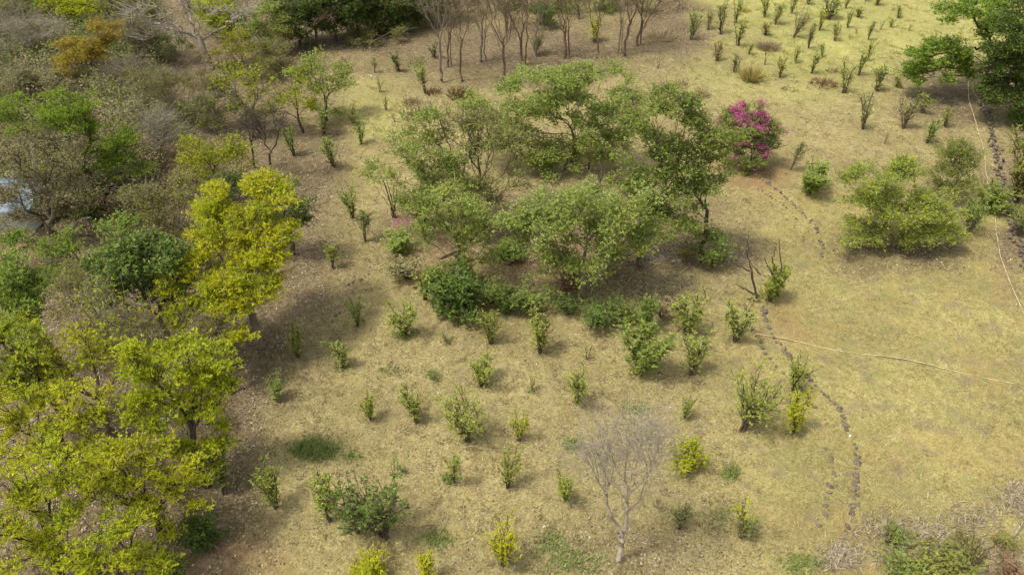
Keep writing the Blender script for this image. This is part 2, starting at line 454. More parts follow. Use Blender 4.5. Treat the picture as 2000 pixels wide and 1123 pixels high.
def ground_colours(nd, lk, attr):
    geo = nd.new('ShaderNodeNewGeometry'); pos = geo.outputs['Position']
    sep = nd.new('ShaderNodeSeparateColor'); lk.new(attr.outputs['Color'], sep.inputs[0])
    n_f = mathn(nd, lk, 'ADD', mathn(nd, lk, 'MULTIPLY', noise(nd, lk, pos, 9.0, 5, .75), .62), mathn(nd, lk, 'MULTIPLY', noise(nd, lk, pos, 2.6, 4, .7), .38)); n_m = noise(nd, lk, pos, 1.3, 4, .65); n_l = noise(nd, lk, pos, .22, 3, .6)
    n_g = noise(nd, lk, pos, .45, 4, .7)
    r1 = ramp(nd, [(.115, .088, .04), (.295, .243, .102), (.53, .455, .228)], [.34, .5, .66]); lk.new(n_f, r1.inputs[0])
    dry = r1.outputs[0]
    n_p = noise(nd, lk, pos, .8, 4, .65); n_q = noise(nd, lk, pos, .5, 4, .7)
    def patchy(c, n, th, k, col): return mixc(nd, lk, mathn(nd, lk, 'MULTIPLY', mathn(nd, lk, 'SUBTRACT', n, th, True), k, True), c, col)
    dry = mixc(nd, lk, mathn(nd, lk, 'MULTIPLY', mathn(nd, lk, 'SUBTRACT', n_m, .50, True), 2.2, True), dry, (.225, .158, .078))
    dry = mixc(nd, lk, mathn(nd, lk, 'MULTIPLY', mathn(nd, lk, 'SUBTRACT', n_g, .56, True), 3.2, True), dry, (.23, .21, .065))
    r2 = ramp(nd, [(.13, .105, .04), (.31, .26, .095), (.52, .45, .21)], [.34, .5, .66]); lk.new(n_f, r2.inputs[0])
    lawn = mixc(nd, lk, mathn(nd, lk, 'MULTIPLY', mathn(nd, lk, 'SUBTRACT', n_m, .5, True), 2.0, True), r2.outputs[0], (.22, .19, .055))
    lawn = mixc(nd, lk, mathn(nd, lk, 'MULTIPLY', mathn(nd, lk, 'SUBTRACT', n_l, .5, True), 2.2, True), lawn, (.34, .235, .09))
    r3 = ramp(nd, [(.17, .155, .05), (.36, .33, .11), (.56, .51, .23)], [.34, .5, .66]); lk.new(n_f, r3.inputs[0])
    gr = patchy(r3.outputs[0], n_m, .46, 3.5, (.25, .27, .07)); gr = patchy(gr, n_q, .58, 4.0, (.30, .20, .13))
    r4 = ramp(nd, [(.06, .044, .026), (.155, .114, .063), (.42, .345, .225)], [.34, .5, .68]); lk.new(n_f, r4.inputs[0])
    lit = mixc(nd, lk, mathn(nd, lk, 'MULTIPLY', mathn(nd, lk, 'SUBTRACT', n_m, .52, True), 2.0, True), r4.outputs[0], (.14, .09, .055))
    lawn = patchy(lawn, n_p, .53, 5.0, (.215, .165, .11)); lawn = patchy(lawn, n_q, .54, 5.0, (.225, .225, .085))
    dry = patchy(dry, n_p, .55, 4.0, (.195, .14, .09)); dry = patchy(dry, n_q, .60, 4.0, (.42, .34, .19))
    c = mixc(nd, lk, sep.outputs[1], dry, lawn)
    c = mixc(nd, lk, sep.outputs[2], c, gr)
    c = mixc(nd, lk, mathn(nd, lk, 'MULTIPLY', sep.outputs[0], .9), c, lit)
    c = mixc(nd, lk, mathn(nd, lk, 'MULTIPLY', attr.outputs['Alpha'], mathn(nd, lk, 'ADD', n_m, .1)), c, (.32, .165, .085))
    hv = nd.new('ShaderNodeHueSaturation'); lk.new(c, hv.inputs['Color'])
    lk.new(mathn(nd, lk, 'ADD', mathn(nd, lk, 'MULTIPLY', noise(nd, lk, pos, .16, 4, .65), .9), .52), hv.inputs['Value'])
    return hv.outputs[0], n_f, pos
m, nt, nd, lk, p = new_mat('ground_soil')
at = nd.new('ShaderNodeAttribute'); at.attribute_name = 'cover'
c, n_f, pos = ground_colours(nd, lk, at)
lk.new(c, p.inputs['Base Color']); p.inputs['Roughness'].default_value = .95; p.inputs['Specular IOR Level'].default_value = .1
bp = nd.new('ShaderNodeBump'); bp.inputs['Strength'].default_value = .7; bp.inputs['Distance'].default_value = .12
lk.new(n_f, bp.inputs['Height']); lk.new(bp.outputs[0], p.inputs['Normal'])
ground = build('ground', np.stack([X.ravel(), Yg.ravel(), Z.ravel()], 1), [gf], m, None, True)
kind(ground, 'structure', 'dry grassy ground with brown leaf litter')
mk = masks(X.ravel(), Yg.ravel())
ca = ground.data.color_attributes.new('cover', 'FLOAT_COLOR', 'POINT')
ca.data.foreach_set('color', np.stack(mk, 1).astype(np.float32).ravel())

# grass blades and leaf litter: uncountable
def scatter(name, n, seed, sel, mat_cols, Lr, Wr, lie, label, dens_noise=None):
    rs = np.random.RandomState(seed)
    y = 16 + (95 - 16) * rs.rand(n) ** 1.25
    half = (y * CP + CAM_Z * SP) * math.tan(HFOV / 2) + 2
    x = (rs.rand(n) * 2 - 1) * half
    dens = sel(*masks(x, y)) * np.clip(.7 + .4 * snoise(x, y, 3.1, seed + 5) + (.8 if name == 'tall_dry_grass' else .4) * snoise(x, y, 1.1, seed + 6), .03, 1)
    k = rs.rand(n) < dens; x, y = x[k], y[k]; n = len(x)
    z = terrain(x, y) + .03 * snoise(x, y, 1.7, 9)
    base = np.stack([x, y, z - .01], 1)
    ang = rs.rand(n) * 6.283 ; ax = np.stack([np.cos(ang), np.sin(ang), np.abs(rs.normal(size=n)) * lie + .06], 1)
    L = rs.uniform(*Lr, n); Wd = rs.uniform(*Wr, n)
    ax = unit(ax); nr = rs.normal(size=(n, 3)) * .35 + np.array([0, 0, 1.0])
    side = unit(np.cross(ax, nr))
    v = np.stack([base - side * Wd[:, None] * .5, base + side * Wd[:, None] * .5, base + ax * L[:, None]], 1).reshape(-1, 3)
    if name == 'leaf_litter':
        v, f = leaf_quads(base + np.array([0, 0, .03]), ax, nr, L, Wd)
    else: f = np.arange(n * 3).reshape(-1, 3)
    if isinstance(mat_cols, str): mt = mat_cols
    else: mt = leaf_mat('mat_' + name, mat_cols, .2)
    o = build(name, v, [f], mt); kind(o, 'stuff', label); return o
scatter('dry_grass', 300000, 1, lambda l, a, g, r: np.clip(1 - l * 1.1, 0, 1) * (1 - .85 * a) * (1 - .7 * g) * .8,
        [(.20, .15, .065), (.37, .29, .13), (.51, .43, .21), (.28, .25, .08)], (.09, .24), (.02, .045), .30, 'short dry tan grass')
scatter('lawn_grass', 340000, 2, lambda l, a, g, r: np.maximum(a, g) * (1 - l),
        [(.22, .19, .06), (.37, .315, .11), (.50, .44, .20), (.25, .26, .075)], (.08, .22), (.018, .04), .30, 'short yellowing lawn grass')
scatter('tall_dry_grass', 170000, 3, lambda l, a, g, r: np.clip(g * 1.0 + .10 * a + .06, 0, 1) * (1 - l),
        [(.34, .33, .11), (.50, .46, .20), (.30, .33, .09), (.22, .20, .08)], (.15, .42), (.02, .045), .55, 'longer pale green and straw grass')
def tufts(name, n, per, seed, sel, cols, Lr, W, lie, spread, label):
    rs = np.random.RandomState(seed)
    y = 16 + (95 - 16) * rs.rand(n) ** 1.1; half = (y * CP + CAM_Z * SP) * math.tan(HFOV / 2) + 2; x = (rs.rand(n) * 2 - 1) * half
    k = rs.rand(n) < sel(*masks(x, y)) * np.clip(.55 + .5 * snoise(x, y, 4.3, seed) + .35 * snoise(x, y, 1.5, seed + 1), .04, 1)
    x, y = x[k], y[k]; n = len(x); sz = rs.uniform(.6, 1.35, n)
    bx = np.repeat(x, per) + rs.normal(size=n * per) * spread; by = np.repeat(y, per) + rs.normal(size=n * per) * spread
    base = np.stack([bx, by, terrain(bx, by) + .02], 1)
    lean = np.repeat(rs.normal(size=(n, 2)) * .5, per, 0)
    ax = np.stack([rs.normal(size=n * per) * .7 + lean[:, 0], rs.normal(size=n * per) * .7 + lean[:, 1], np.full(n * per, lie) * rs.uniform(.3, 1.4, n * per)], 1)
    L = rs.uniform(*Lr, n * per) * np.repeat(sz, per)
    v, f = leaf_quads(base, ax, rs.normal(size=(n * per, 3)) * .5 + np.array([0, 0, 1.]), L, np.full(n * per, W))
    o = build(name, v, [f], leaf_mat('mat_' + name, cols, .25)); kind(o, 'stuff', label)
tufts('straw_tufts', 9000, 16, 31, lambda l, a, g, r: g * (1 - l), [(.27, .27, .07), (.42, .40, .13), (.56, .51, .22), (.36, .37, .09)], (.25, .6), .05, .75, .16, 'clumps of pale straw and green grass over the far field')
tufts('lawn_tufts', 15000, 14, 32, lambda l, a, g, r: a * (1 - l), [(.19, .18, .06), (.33, .29, .10), (.48, .43, .19), (.25, .27, .08)], (.08, .2), .026, .5, .13, 'low tufts of yellowing grass over the lawn')
tufts('dry_tufts', 12000, 12, 33, lambda l, a, g, r: (1 - l) * (1 - a) * (1 - g) + .15 * l, [(.15, .12, .06), (.30, .24, .12), (.46, .39, .22), (.22, .21, .08)], (.10, .28), .04, .5, .15, 'low tufts of dry tan grass over the planted field')
scatter('leaf_litter', 190000, 4, lambda l, a, g, r: np.clip(l * .9 + .06 * (1 - a) * (1 - g), 0, 1),
        [(.10, .07, .042), (.21, .155, .088), (.36, .285, .175), (.62, .54, .40)], (.09, .19), (.05, .10), .25, 'fallen brown and pale leaves')
def patch(px, py, rx, ry, n, cols_mat, Lr, lie, name, label, seed, lean=(0, 0)):
    rs = np.random.RandomState(seed); u = rs.normal(size=(n, 2)) * .45
    P = np.array([GT(px + a * rx, py + b * ry) for a, b in u])
    ang = rs.rand(n) * 6.283
    ax = np.stack([np.cos(ang) + lean[0], np.sin(ang) + lean[1], np.abs(rs.normal(size=n)) * lie + .2], 1)
    L = rs.uniform(*Lr, n); v, f = leaf_quads(P, ax, rs.normal(size=(n, 3)) * .4 + np.array([0, 0, 1.]), L, np.full(n, .05))
    return v, f
def stuff_patches(name, label, mat, rows, Lr, lie, lean=(0, 0)):
    V = []; F = []; off = 0
    for i, (px, py, rx, ry, n) in enumerate(rows):
        v, f = patch(px, py, rx, ry, n, mat, Lr, lie, name, label, 50 + i, lean); V.append(v); F.append(f + off); off += len(v)
    o = build(name, np.concatenate(V), [np.concatenate(F)], mat); kind(o, 'stuff', label)
stuff_patches('green_grass', 'fresh green grass growing in patches', 'grass_green',
              [(612, 876, 48, 22, 2400), (1430, 922, 20, 18, 260), (1115, 868, 22, 14, 250), (1245, 798, 30, 14, 200), (1110, 1095, 80, 35, 500),
               (815, 122, 28, 14, 500), (855, 1055, 40, 24, 260), (1565, 1105, 50, 24, 350), (690, 890, 20, 12, 120), (880, 935, 18, 12, 200),
               (760, 725, 25, 12, 90), (848, 732, 20, 10, 120), (1260, 625, 40, 14, 160), (665, 715, 18, 12, 120), (790, 655, 30, 12, 200),
               (1080, 1060, 50, 30, 300), (1405, 1010, 40, 40, 150)], (.12, .32), .7)
stuff_patches('grey_grass', 'long bleached dry grass flopped over', 'straw_grey',
              [(1800, 1040, 90, 40, 500), (1720, 1035, 60, 40, 420), (1900, 1010, 90, 40, 380), (1980, 975, 40, 40, 500), (1640, 1085, 50, 30, 500),
               (1770, 1090, 120, 40, 380), (1930, 1080, 80, 40, 300), (1850, 1120, 140, 30, 300), (700, 92, 60, 14, 260), (880, 175, 40, 14, 160)], (.2, .5), .25, (.5, -.4))
stuff_patches('fallen_petals', 'magenta petals fallen on the ground', 'petal', [(783, 432, 36, 20, 160), (1455, 335, 50, 14, 40), (1290, 340, 40, 20, 8)], (.08, .16), .2)
stuff_patches('brush_litter', 'tangle of dry twigs and stalks on the ground', 'straw_grey',
              [(1310, 505, 110, 30, 420), (1000, 470, 120, 50, 260), (1260, 560, 120, 30, 260), (1410, 500, 40, 20, 160), (1130, 95, 180, 40, 250)], (.4, 1.0), .12)

# tangled undergrowth of the wood: uncountable
def undergrowth():
    rs = np.random.RandomState(77)
    tv, tf, lv = [], [], {}
    toff = 0
    n = 0
    cand = []
    while len(cand) < 900:
        px = rs.uniform(-40, 300); py = rs.uniform(-5, 420)
        ex = np.interp(py, EDGE[:, 1], EDGE[:, 0])
        if px > ex - 25: continue
        if rs.rand() > (1.0 if py < 720 else .3) * (1.0 if py > 80 else .7): continue
        if py < 720 and py > 380 and px > 330 and rs.rand() < .4: continue
        cand.append((px, py))
    for i in range(60): cand.append((rs.uniform(600, 1330), rs.uniform(-5, 30)))
    for i, (px, py) in enumerate(cand):
        B = GT(px, py); sk = Skel(rs); H = rs.uniform(1.0, 3.0)
        for k in range(9):
            a = rs.rand() * 6.283; rid = sk.add(B + rs.normal(size=3) * np.array([.3, .3, 0]), -1); last = rid
            d = np.array([math.cos(a) * rs.uniform(.2, 1), math.sin(a) * rs.uniform(.2, 1), 1.0])
            for t in range(4):
                d = d + rs.normal(size=3) * .35; last = sk.add(sk.p[last] + d / np.linalg.norm(d) * H / 4, last)
                if t: 
                    for q in range(2): sk.add(sk.p[last] + rs.normal(size=3) * .35 * H / 2.4, last)
        v, f = tubes(sk.p, sk.par, np.full(len(sk.p), .013)); tv.append(v); tf += [x + toff for x in f]; toff += len(v)
        P = np.array(sk.p)
        mt = ['leaf_olive', 'leaf_pale', 'leaf_green', 'leaf_dry', 'leaf_olive', 'leaf_dark'][int((snoise(B[0], B[1], 9, 21) + 1.6) * 1.7 + rs.rand() * 1.6) % 6]
        amt = rs.uniform(.3, 1.0) * (.75 if py < 330 and px < 350 else 1)
        nl = int(330 * amt); pt = P[rs.randint(0, len(P), nl)] + rs.normal(size=(nl, 3)) * .25
        pt[:, 2] = np.maximum(pt[:, 2], B[2] + .1)
        v, f = rosettes(rs, pt, 3, .17, .08, None, .25); lv.setdefault(mt, []).append(v)
    o = build('undergrowth_twigs', np.concatenate(tv), tf, 'twig_brown', None, True); kind(o, 'stuff', 'tangle of dry grey twigs under the trees')
    me_v = []; mats = []; cnt = []
    for mt, vs in lv.items():
        vv = np.concatenate(vs); me_v.append(vv); mats.append(mt); cnt.append(len(vv) // 4)
    V = np.concatenate(me_v); f = np.arange(len(V)).reshape(-1, 4)
    o = build('undergrowth', V, [f], None); kind(o, 'stuff', 'low leafy undergrowth beneath the trees')
    for mt in mats: o.data.materials.append(LEAF[mt])
    o.data.polygons.foreach_set('material_index', np.repeat(np.arange(len(mats)), cnt).astype(np.int32))
undergrowth()

# ------------------------------------------------------------------ trees of the central grove
S_GROVE = style(leaf='leaf_green', k=1.45, L=.24, W=.11, ros=8, per=5, rb=.17, bark='bark_brown')
S_FRESH = style(leaf='leaf_fresh', k=1.5, L=.24, W=.11, ros=8, per=5, rb=.17)
T = make_tree
GR = 'trees of the central grove'
T('spreading_tree', 'broad flat-topped green tree on several trunks at the back of the grove', style(leaf='leaf_fresh', k=1.45, ros=8, L=.25, W=.12, rb=.15, cr=.5, stem=.4),
  (1120, 335), [(970, 205, 62, 32), (1055, 165, 75, 38), (1160, 160, 75, 36), (1205, 225, 42, 50), (1110, 220, 90, 42), (1010, 240, 55, 35), (1055, 290, 45, 40), (1175, 280, 55, 38), (935, 215, 35, 22), (1085, 325, 50, 32), (1020, 290, 45, 34), (1120, 150, 60, 24), (1150, 240, 60, 34), (1215, 290, 30, 34)],
  seed=1, group=GR, extra_bases=((1104, 332), (1150, 330), (1172, 365)))
T('gnarled_tree', 'half-bare tree with arching limbs and olive leaves in the grove, facing the yellow tree', style(leaf='leaf_thin', k=1.1, ros=4, L=.22, W=.10, rb=.17, twigs=5, cr=.55, stem=.25, leafy=.9, pr=.5),
  (945, 452), [(900, 275, 60, 45), (960, 290, 55, 55), (850, 250, 50, 35), (1000, 330, 34, 50), (880, 350, 60, 40), (930, 330, 50, 34), (1005, 275, 30, 36), (880, 240, 45, 26), (960, 245, 40, 28), (960, 400, 34, 26)], seed=2, group=GR, leaf2=('leaf_fresh', .25))
T('leaning_tree', 'green-crowned tree leaning out of the grove toward the twin leaning shrubs', style(leaf='leaf_fresh', k=1.5, ros=8, L=.23, W=.10, rb=.14, stem=.3),
  (925, 470), [(770, 325, 48, 45), (815, 350, 50, 35), (850, 300, 40, 35), (905, 350, 35, 35), (800, 280, 45, 22), (850, 400, 55, 40), (850, 245, 40, 26)], seed=3, group=GR)
T('leafy_tree', 'low leafy green tree above the dark hedge bush of the grove', style(leaf='leaf_fresh', k=1.6, ros=9, rb=.12),
  (900, 560), [(855, 450, 45, 40), (925, 470, 40, 45), (900, 410, 50, 40), (930, 520, 35, 35), (860, 400, 40, 40)], seed=4, group=GR)
T('leafy_tree', 'densest green tree in the middle of the grove, short grey trunk over the hedge', style(leaf='leaf_fresh', k=1.7, ros=9, L=.24, W=.12, rb=.19, bark='bark_grey', stem=.3),
  (1140, 582), [(1140, 500, 75, 45), (1190, 470, 60, 40), (1095, 430, 70, 50), (1170, 412, 70, 42), (1050, 470, 45, 40), (1115, 378, 62, 30), (1060, 400, 40, 36), (1235, 440, 45, 40), (1080, 510, 40, 30), (1225, 390, 45, 35), (1010, 430, 34, 26), (1260, 470, 40, 26)],
  seed=5, group=GR)
T('forked_tree', 'tall open-crowned tree with bare pale limbs on the bougainvillea side of the grove', style(leaf='leaf_green', k=1.35, ros=8, L=.25, W=.12, rb=.15, stem=.35, twigs=4),
  (1250, 512), [(1290, 205, 45, 35), (1265, 280, 45, 50), (1345, 270, 45, 45), (1405, 280, 40, 25), (1290, 360, 60, 40), (1335, 330, 50, 40), (1330, 220, 25, 35), (1225, 350, 40, 50), (1375, 320, 40, 35), (1300, 310, 50, 40), (1250, 230, 26, 34), (1270, 400, 50, 30), (1430, 270, 26, 18)],
  seed=6, group=GR, extra_bases=((1290, 420),))
T('leafy_tree', 'wide low green branch tree over the fallen pale branch in the grove', style(leaf='leaf_fresh', k=1.35, ros=8, rb=.13, stem=.4),
  (1246, 522), [(1280, 440, 70, 28), (1220, 480, 50, 30), (1330, 430, 50, 25), (1160, 520, 50, 25), (1200, 410, 50, 30)], seed=7, group=GR)
T('slender_tree', 'slender dark-trunked tree at the lawn edge of the grove with tufted top', style(leaf='leaf_green', k=1.9, ros=9, L=.22, rb=.13, bark='bark_dark', stem=.62, cr=.4),
  (1369, 515), [(1388, 362, 32, 24), (1350, 385, 24, 26), (1375, 460, 34, 20), (1340, 350, 30, 25)], seed=8, group=GR)

# ------------------------------------------------------------------ the wood: front trees
S_LIME = style(leaf='leaf_lime', k=1.25, cr=.42, ros=7, per=6, L=.27, W=.085, rb=.17, bark='bark_dark', flat=.4)
S_BL = style(leaf='leaf_lime', k=.85, cr=.30, ros=4, per=6, L=.27, W=.085, rb=.14, bark='bark_dark', flat=.4, twigs=3, pr=.26, npp=4)
def fill_lobes(cx, cy, rx, ry, n, sx, sy, seed):
    r = np.random.RandomState(seed); out = []
    for k in range(n):
        a = k * 2.39996; q = math.sqrt((k + .5) / n)
        out.append((cx + rx * q * math.cos(a) + r.normal() * 8, cy + ry * q * math.sin(a) + r.normal() * 8, sx * r.uniform(.75, 1.25), sy * r.uniform(.75, 1.25), r.normal() * .5))
    return out
T('lime_tree', 'sparse lime-green tree with dark crooked boughs over brown litter, lowest in the wood', S_BL, None, fill_lobes(50, 985, 115, 120, 15, 42, 30, 1), h=5.0, seed=20, group='yellow-green trees at the wood edge')
T('lime_tree', 'thin lime-green tree behind the sparse crooked one, deeper in the wood', S_BL, None, fill_lobes(115, 835, 130, 75, 13, 44, 28, 2), h=4.8, seed=19, group='yellow-green trees at the wood edge')
T('lime_tree', 'thin lime-green tree between the sparse crooked tree and the open field litter', S_BL, None, fill_lobes(275, 940, 110, 80, 13, 42, 28, 3), h=4.2, seed=21, group='yellow-green trees at the wood edge')
T('lime_tree', 'low lime-green tree cut by the frame above the small vivid bush', S_BL, None, fill_lobes(195, 1070, 95, 60, 9, 40, 28, 4), h=4.0, seed=18, group='yellow-green trees at the wood edge')
T('lime_tree', 'full vivid lime-green tree leaning over the litter below the golden tree', style(leaf='leaf_lime', k=1.8, cr=.34, ros=6, per=6, L=.28, W=.09, rb=.17, bark='bark_dark', flat=.4, pr=.30, npp=5),
  None, [(320, 710, 75, 55), (395, 770, 62, 65), (290, 800, 65, 55), (370, 850, 60, 50), (260, 740, 40, 45), (420, 710, 35, 40), (330, 760, 60, 40), (380, 800, 50, 40), (430, 760, 34, 34), (400, 880, 40, 34), (340, 690, 50, 26)], h=5.5, seed=22, group='yellow-green trees at the wood edge')
GOLD = [(470, 395, 62, 48), (535, 405, 42, 44), (440, 455, 62, 48), (515, 475, 56, 48), (420, 400, 34, 36), (560, 450, 32, 38), (510, 365, 42, 24), (480, 430, 50, 40),
        (390, 540, 52, 42), (470, 550, 58, 44), (430, 600, 62, 36), (365, 605, 34, 34), (500, 525, 50, 40), (495, 590, 34, 36), (440, 640, 36, 22), (545, 515, 32, 34), (430, 500, 55, 36), (455, 575, 50, 34), (350, 560, 26, 30)]
T('golden_tree', 'large golden-yellow tree with irregular crown at the wood edge, the only deep yellow one', style(leaf='leaf_yellow', k=2.1, cr=.40, ros=7, per=6, L=.28, W=.085, rb=.2, bark='bark_grey', flat=.45, pr=.34),
  None, [(a, b, c, d, -(b - 505) * .020) for a, b, c, d in GOLD], h=6.0, seed=23, leaf2=('leaf_lime', .22))
T('leafy_tree', 'dark green tree peeping out behind the golden tree', style(leaf='leaf_dark', k=1.7, ros=9, L=.26, W=.12, rb=.15), None,
  [(485, 350, 50, 28), (560, 385, 30, 35), (575, 430, 22, 24), (525, 365, 35, 25)], h=4.8, seed=25)
T('leafy_tree', 'dark glossy green tree beside the golden tree, inside the wood', style(leaf='leaf_dark', k=1.9, ros=10, L=.28, W=.13, rb=.16), None,
  [(250, 520, 50, 42), (310, 550, 42, 45), (290, 500, 55, 35), (325, 600, 35, 35), (225, 560, 30, 30)], h=5.2, seed=26, leaf2=('leaf_green', .3))
T('leafy_tree', 'rich green tree cut by the frame edge above the yellow-green ones', style(leaf='leaf_green', k=1.8, ros=9, L=.26, W=.11, rb=.17), None,
  [(20, 570, 50, 40), (75, 585, 45, 40), (50, 620, 60, 35), (0, 540, 40, 40)], h=5.2, seed=27, leaf2=('leaf_vivid', .4))
T('lime_tree', 'yellow-green tree at the frame edge under the rich green one', style(leaf='leaf_lime', k=1.7, ros=9, per=6, L=.27, W=.09, rb=.17), None,
  [(20, 690, 50, 40), (75, 670, 45, 40), (60, 730, 55, 35), (0, 650, 40, 40)], h=5.5, seed=28, leaf2=('leaf_green', .4))
T('lime_tree', 'yellow-tipped tree with grey twigs between the edge trees and the bare brush', style(leaf='leaf_lime', k=1.2, ros=6, per=6, L=.25, W=.085, rb=.15, twigs=4), None,
  [(150, 680, 60, 45), (190, 730, 60, 45), (230, 700, 35, 35), (120, 750, 40, 40)], h=5.0, seed=29)
T('twiggy_tree', 'half-bare grey twiggy tree with scattered lime leaves under the dark green tree', style(leaf='leaf_lime', k=1.5, ros=3, per=5, L=.22, W=.085, rb=.14, twigs=8, bark='bark_grey', cr=.6), None,
  [(240, 630, 70, 45), (310, 660, 60, 45), (200, 590, 45, 35), (270, 680, 50, 35)], h=4.6, seed=30)
T('twiggy_tree', 'grey-brown twiggy tree tucked below the golden tree at the litter edge', style(leaf='leaf_olive', k=1.5, ros=2, per=5, L=.2, W=.08, rb=.12, twigs=9, bark='bark_grey', cr=.55), None,
  [(400, 660, 50, 30), (420, 690, 40, 28)], h=3.4, seed=31)
T('leafy_tree', 'green spreading understorey tree below the gnarled pale tree', style(leaf='leaf_green', k=1.6, ros=8, rb=.12, L=.2), None,
  [(130, 500, 70, 32), (190, 470, 60, 28), (60, 480, 40, 32), (230, 440, 55, 30)], h=2.8, seed=32, leaf2=('leaf_vivid', .3))
T('olive_tree', 'olive-brown feathery tree between the gnarled tree and the golden tree', style(leaf='leaf_olive', k=1.7, ros=8, rb=.13, L=.19, W=.075, twigs=5, bark='bark_grey'), None,
  [(330, 400, 55, 45), (300, 450, 55, 35), (370, 440, 35, 45), (280, 400, 40, 40)], h=4.2, seed=33)
T('olive_tree', 'dull olive bushy tree filling the gap behind the dark green tree', style(leaf='leaf_olive', k=1.5, ros=7, rb=.12, L=.19, W=.08, twigs=4, bark='bark_grey'), None,
  [(120, 540, 60, 30), (180, 560, 50, 35), (200, 520, 45, 30), (140, 600, 45, 30)], h=3.2, seed=34)
umbrella = T('umbrella_tree', 'bright green umbrella-crowned tree above the pale roof', style(leaf='leaf_vivid', k=2.0, cr=.42, ros=11, per=6, L=.22, W=.07, rb=.22, bark='bark_dark', flat=.35, stem=.45), (195, 402),
  [(60, 235, 65, 30), (145, 235, 60, 32), (210, 270, 50, 35), (235, 320, 38, 38), (185, 305, 35, 24), (20, 215, 40, 26), (110, 205, 50, 24)], seed=35)
gnarl = T('gnarled_tree', 'gnarled tree with thick bent limbs and pale thin leaves over the roof', style(leaf='leaf_pale', k=1.5, cr=.5, ros=7, per=5, L=.16, W=.07, rb=.26, bark='bark_brown', twigs=6, stem=.25, alpha=.6, jit=.10), (105, 466),
  [(50, 290, 60, 35), (110, 310, 60, 40), (15, 350, 40, 35), (60, 365, 45, 28), (150, 330, 40, 40), (110, 400, 40, 20), (20, 395, 45, 26), (60, 425, 40, 18), (90, 372, 40, 20), (35, 385, 50, 26, -2), (95, 405, 38, 22, -2), (10, 420, 30, 18, -2.5)], seed=36)
T('orange_tree', 'only orange-leaved tree, small and rounded against the grey thicket', style(leaf='leaf_orange', k=2.0, cr=.5, ros=10, per=6, L=.24, W=.08, rb=.14, bark='bark_grey', flat=.4), (185, 178),
  [(160, 98, 48, 28), (190, 62, 34, 22), (150, 125, 42, 20), (195, 110, 28, 24)], seed=37)
T('bare_tree', 'leafless pale grey tree with long curved limbs spread low over the thicket', style(leaf='leaf_lime', k=.5, cr=.7, ros=2, rb=.26, rt=.035, bark='bark_pale', twigs=5, stem=.45, leafy=.25, alpha=.5, jit=.10), (412, 134),
  [(310, 30, 70, 32), (450, 30, 50, 25), (390, 15, 35, 28), (350, 70, 60, 14)], seed=38)
T('leafy_tree', 'rounded light green tree standing out against the dark wall of trees', style(leaf='leaf_fresh', k=1.9, ros=9, L=.24, rb=.13), (522, 108), [(520, 45, 40, 36), (495, 70, 26, 22), (545, 70, 24, 26)], seed=39)
T('lime_tree', 'airy light green tree at the wood edge over the row of thin shrubs', style(leaf='leaf_fresh', k=1.25, ros=7, L=.22, rb=.1, bark='bark_dark', stem=.4), (640, 235),
  [(640, 150, 40, 42), (600, 140, 36, 34), (660, 185, 26, 34), (615, 190, 30, 30)], seed=40)
T('lime_tree', 'open yellow-green tree on thin dark stems beside the airy green tree', style(leaf='leaf_lime', k=1.0, ros=5, L=.24, rb=.09, bark='bark_dark', stem=.4, twigs=5), (592, 260),
  [(570, 175, 36, 36), (545, 215, 32, 26), (585, 220, 25, 25)], seed=41)
T('lime_tree', 'sparse yellow-leaved sapling tree deeper in the brush', style(leaf='leaf_lime', k=1.0, ros=4, L=.24, rb=.09, bark='bark_dark', stem=.35, twigs=6), (505, 262),
  [(470, 165, 50, 32), (500, 195, 40, 30), (430, 140, 40, 26)], seed=42)
T('olive_tree', 'olive mound of small-leaved brush trees under the leafless pale tree', style(leaf='leaf_olive', k=1.5, ros=6, L=.19, W=.075, rb=.1, twigs=6, bark='bark_grey'), None,
  [(290, 165, 50, 35), (350, 180, 55, 38), (395, 160, 40, 30), (330, 215, 55, 30)], h=2.8, seed=43)
T('olive_tree', 'dusky green brush tree between the umbrella tree and the lime saplings', style(leaf='leaf_dark', k=1.3, ros=5, L=.19, W=.08, rb=.1, twigs=7, bark='bark_grey'), None,
  [(400, 215, 50, 30), (450, 225, 40, 30), (420, 190, 45, 25)], h=2.4, seed=44, leaf2=('leaf_lime', .3))
T('lime_tree', 'low dense yellow-green tree uphill of the golden tree', style(leaf='leaf_lime', k=1.7, ros=8, L=.22, W=.085, rb=.12), None,
  [(420, 290, 60, 34), (385, 325, 42, 30), (460, 320, 34, 30)], h=3.6, seed=45, leaf2=('leaf_olive', .4))
T('bare_tree', 'thin dark leafless tree in the litter behind the golden crown', style(k=1.2, ros=1, rb=.085, bark='bark_dark', twigs=6, stem=.35, leafy=.0), (533, 350), [(515, 260, 28, 40), (550, 245, 26, 42)], seed=46)
T('bare_tree', 'second thin leafless tree, darker and bent, next to the lime sapling', style(k=1.2, ros=1, rb=.08, bark='bark_dark', twigs=6, stem=.4, leafy=.0), (499, 330), [(487, 225, 26, 45), (495, 260, 16, 30)], seed=47)
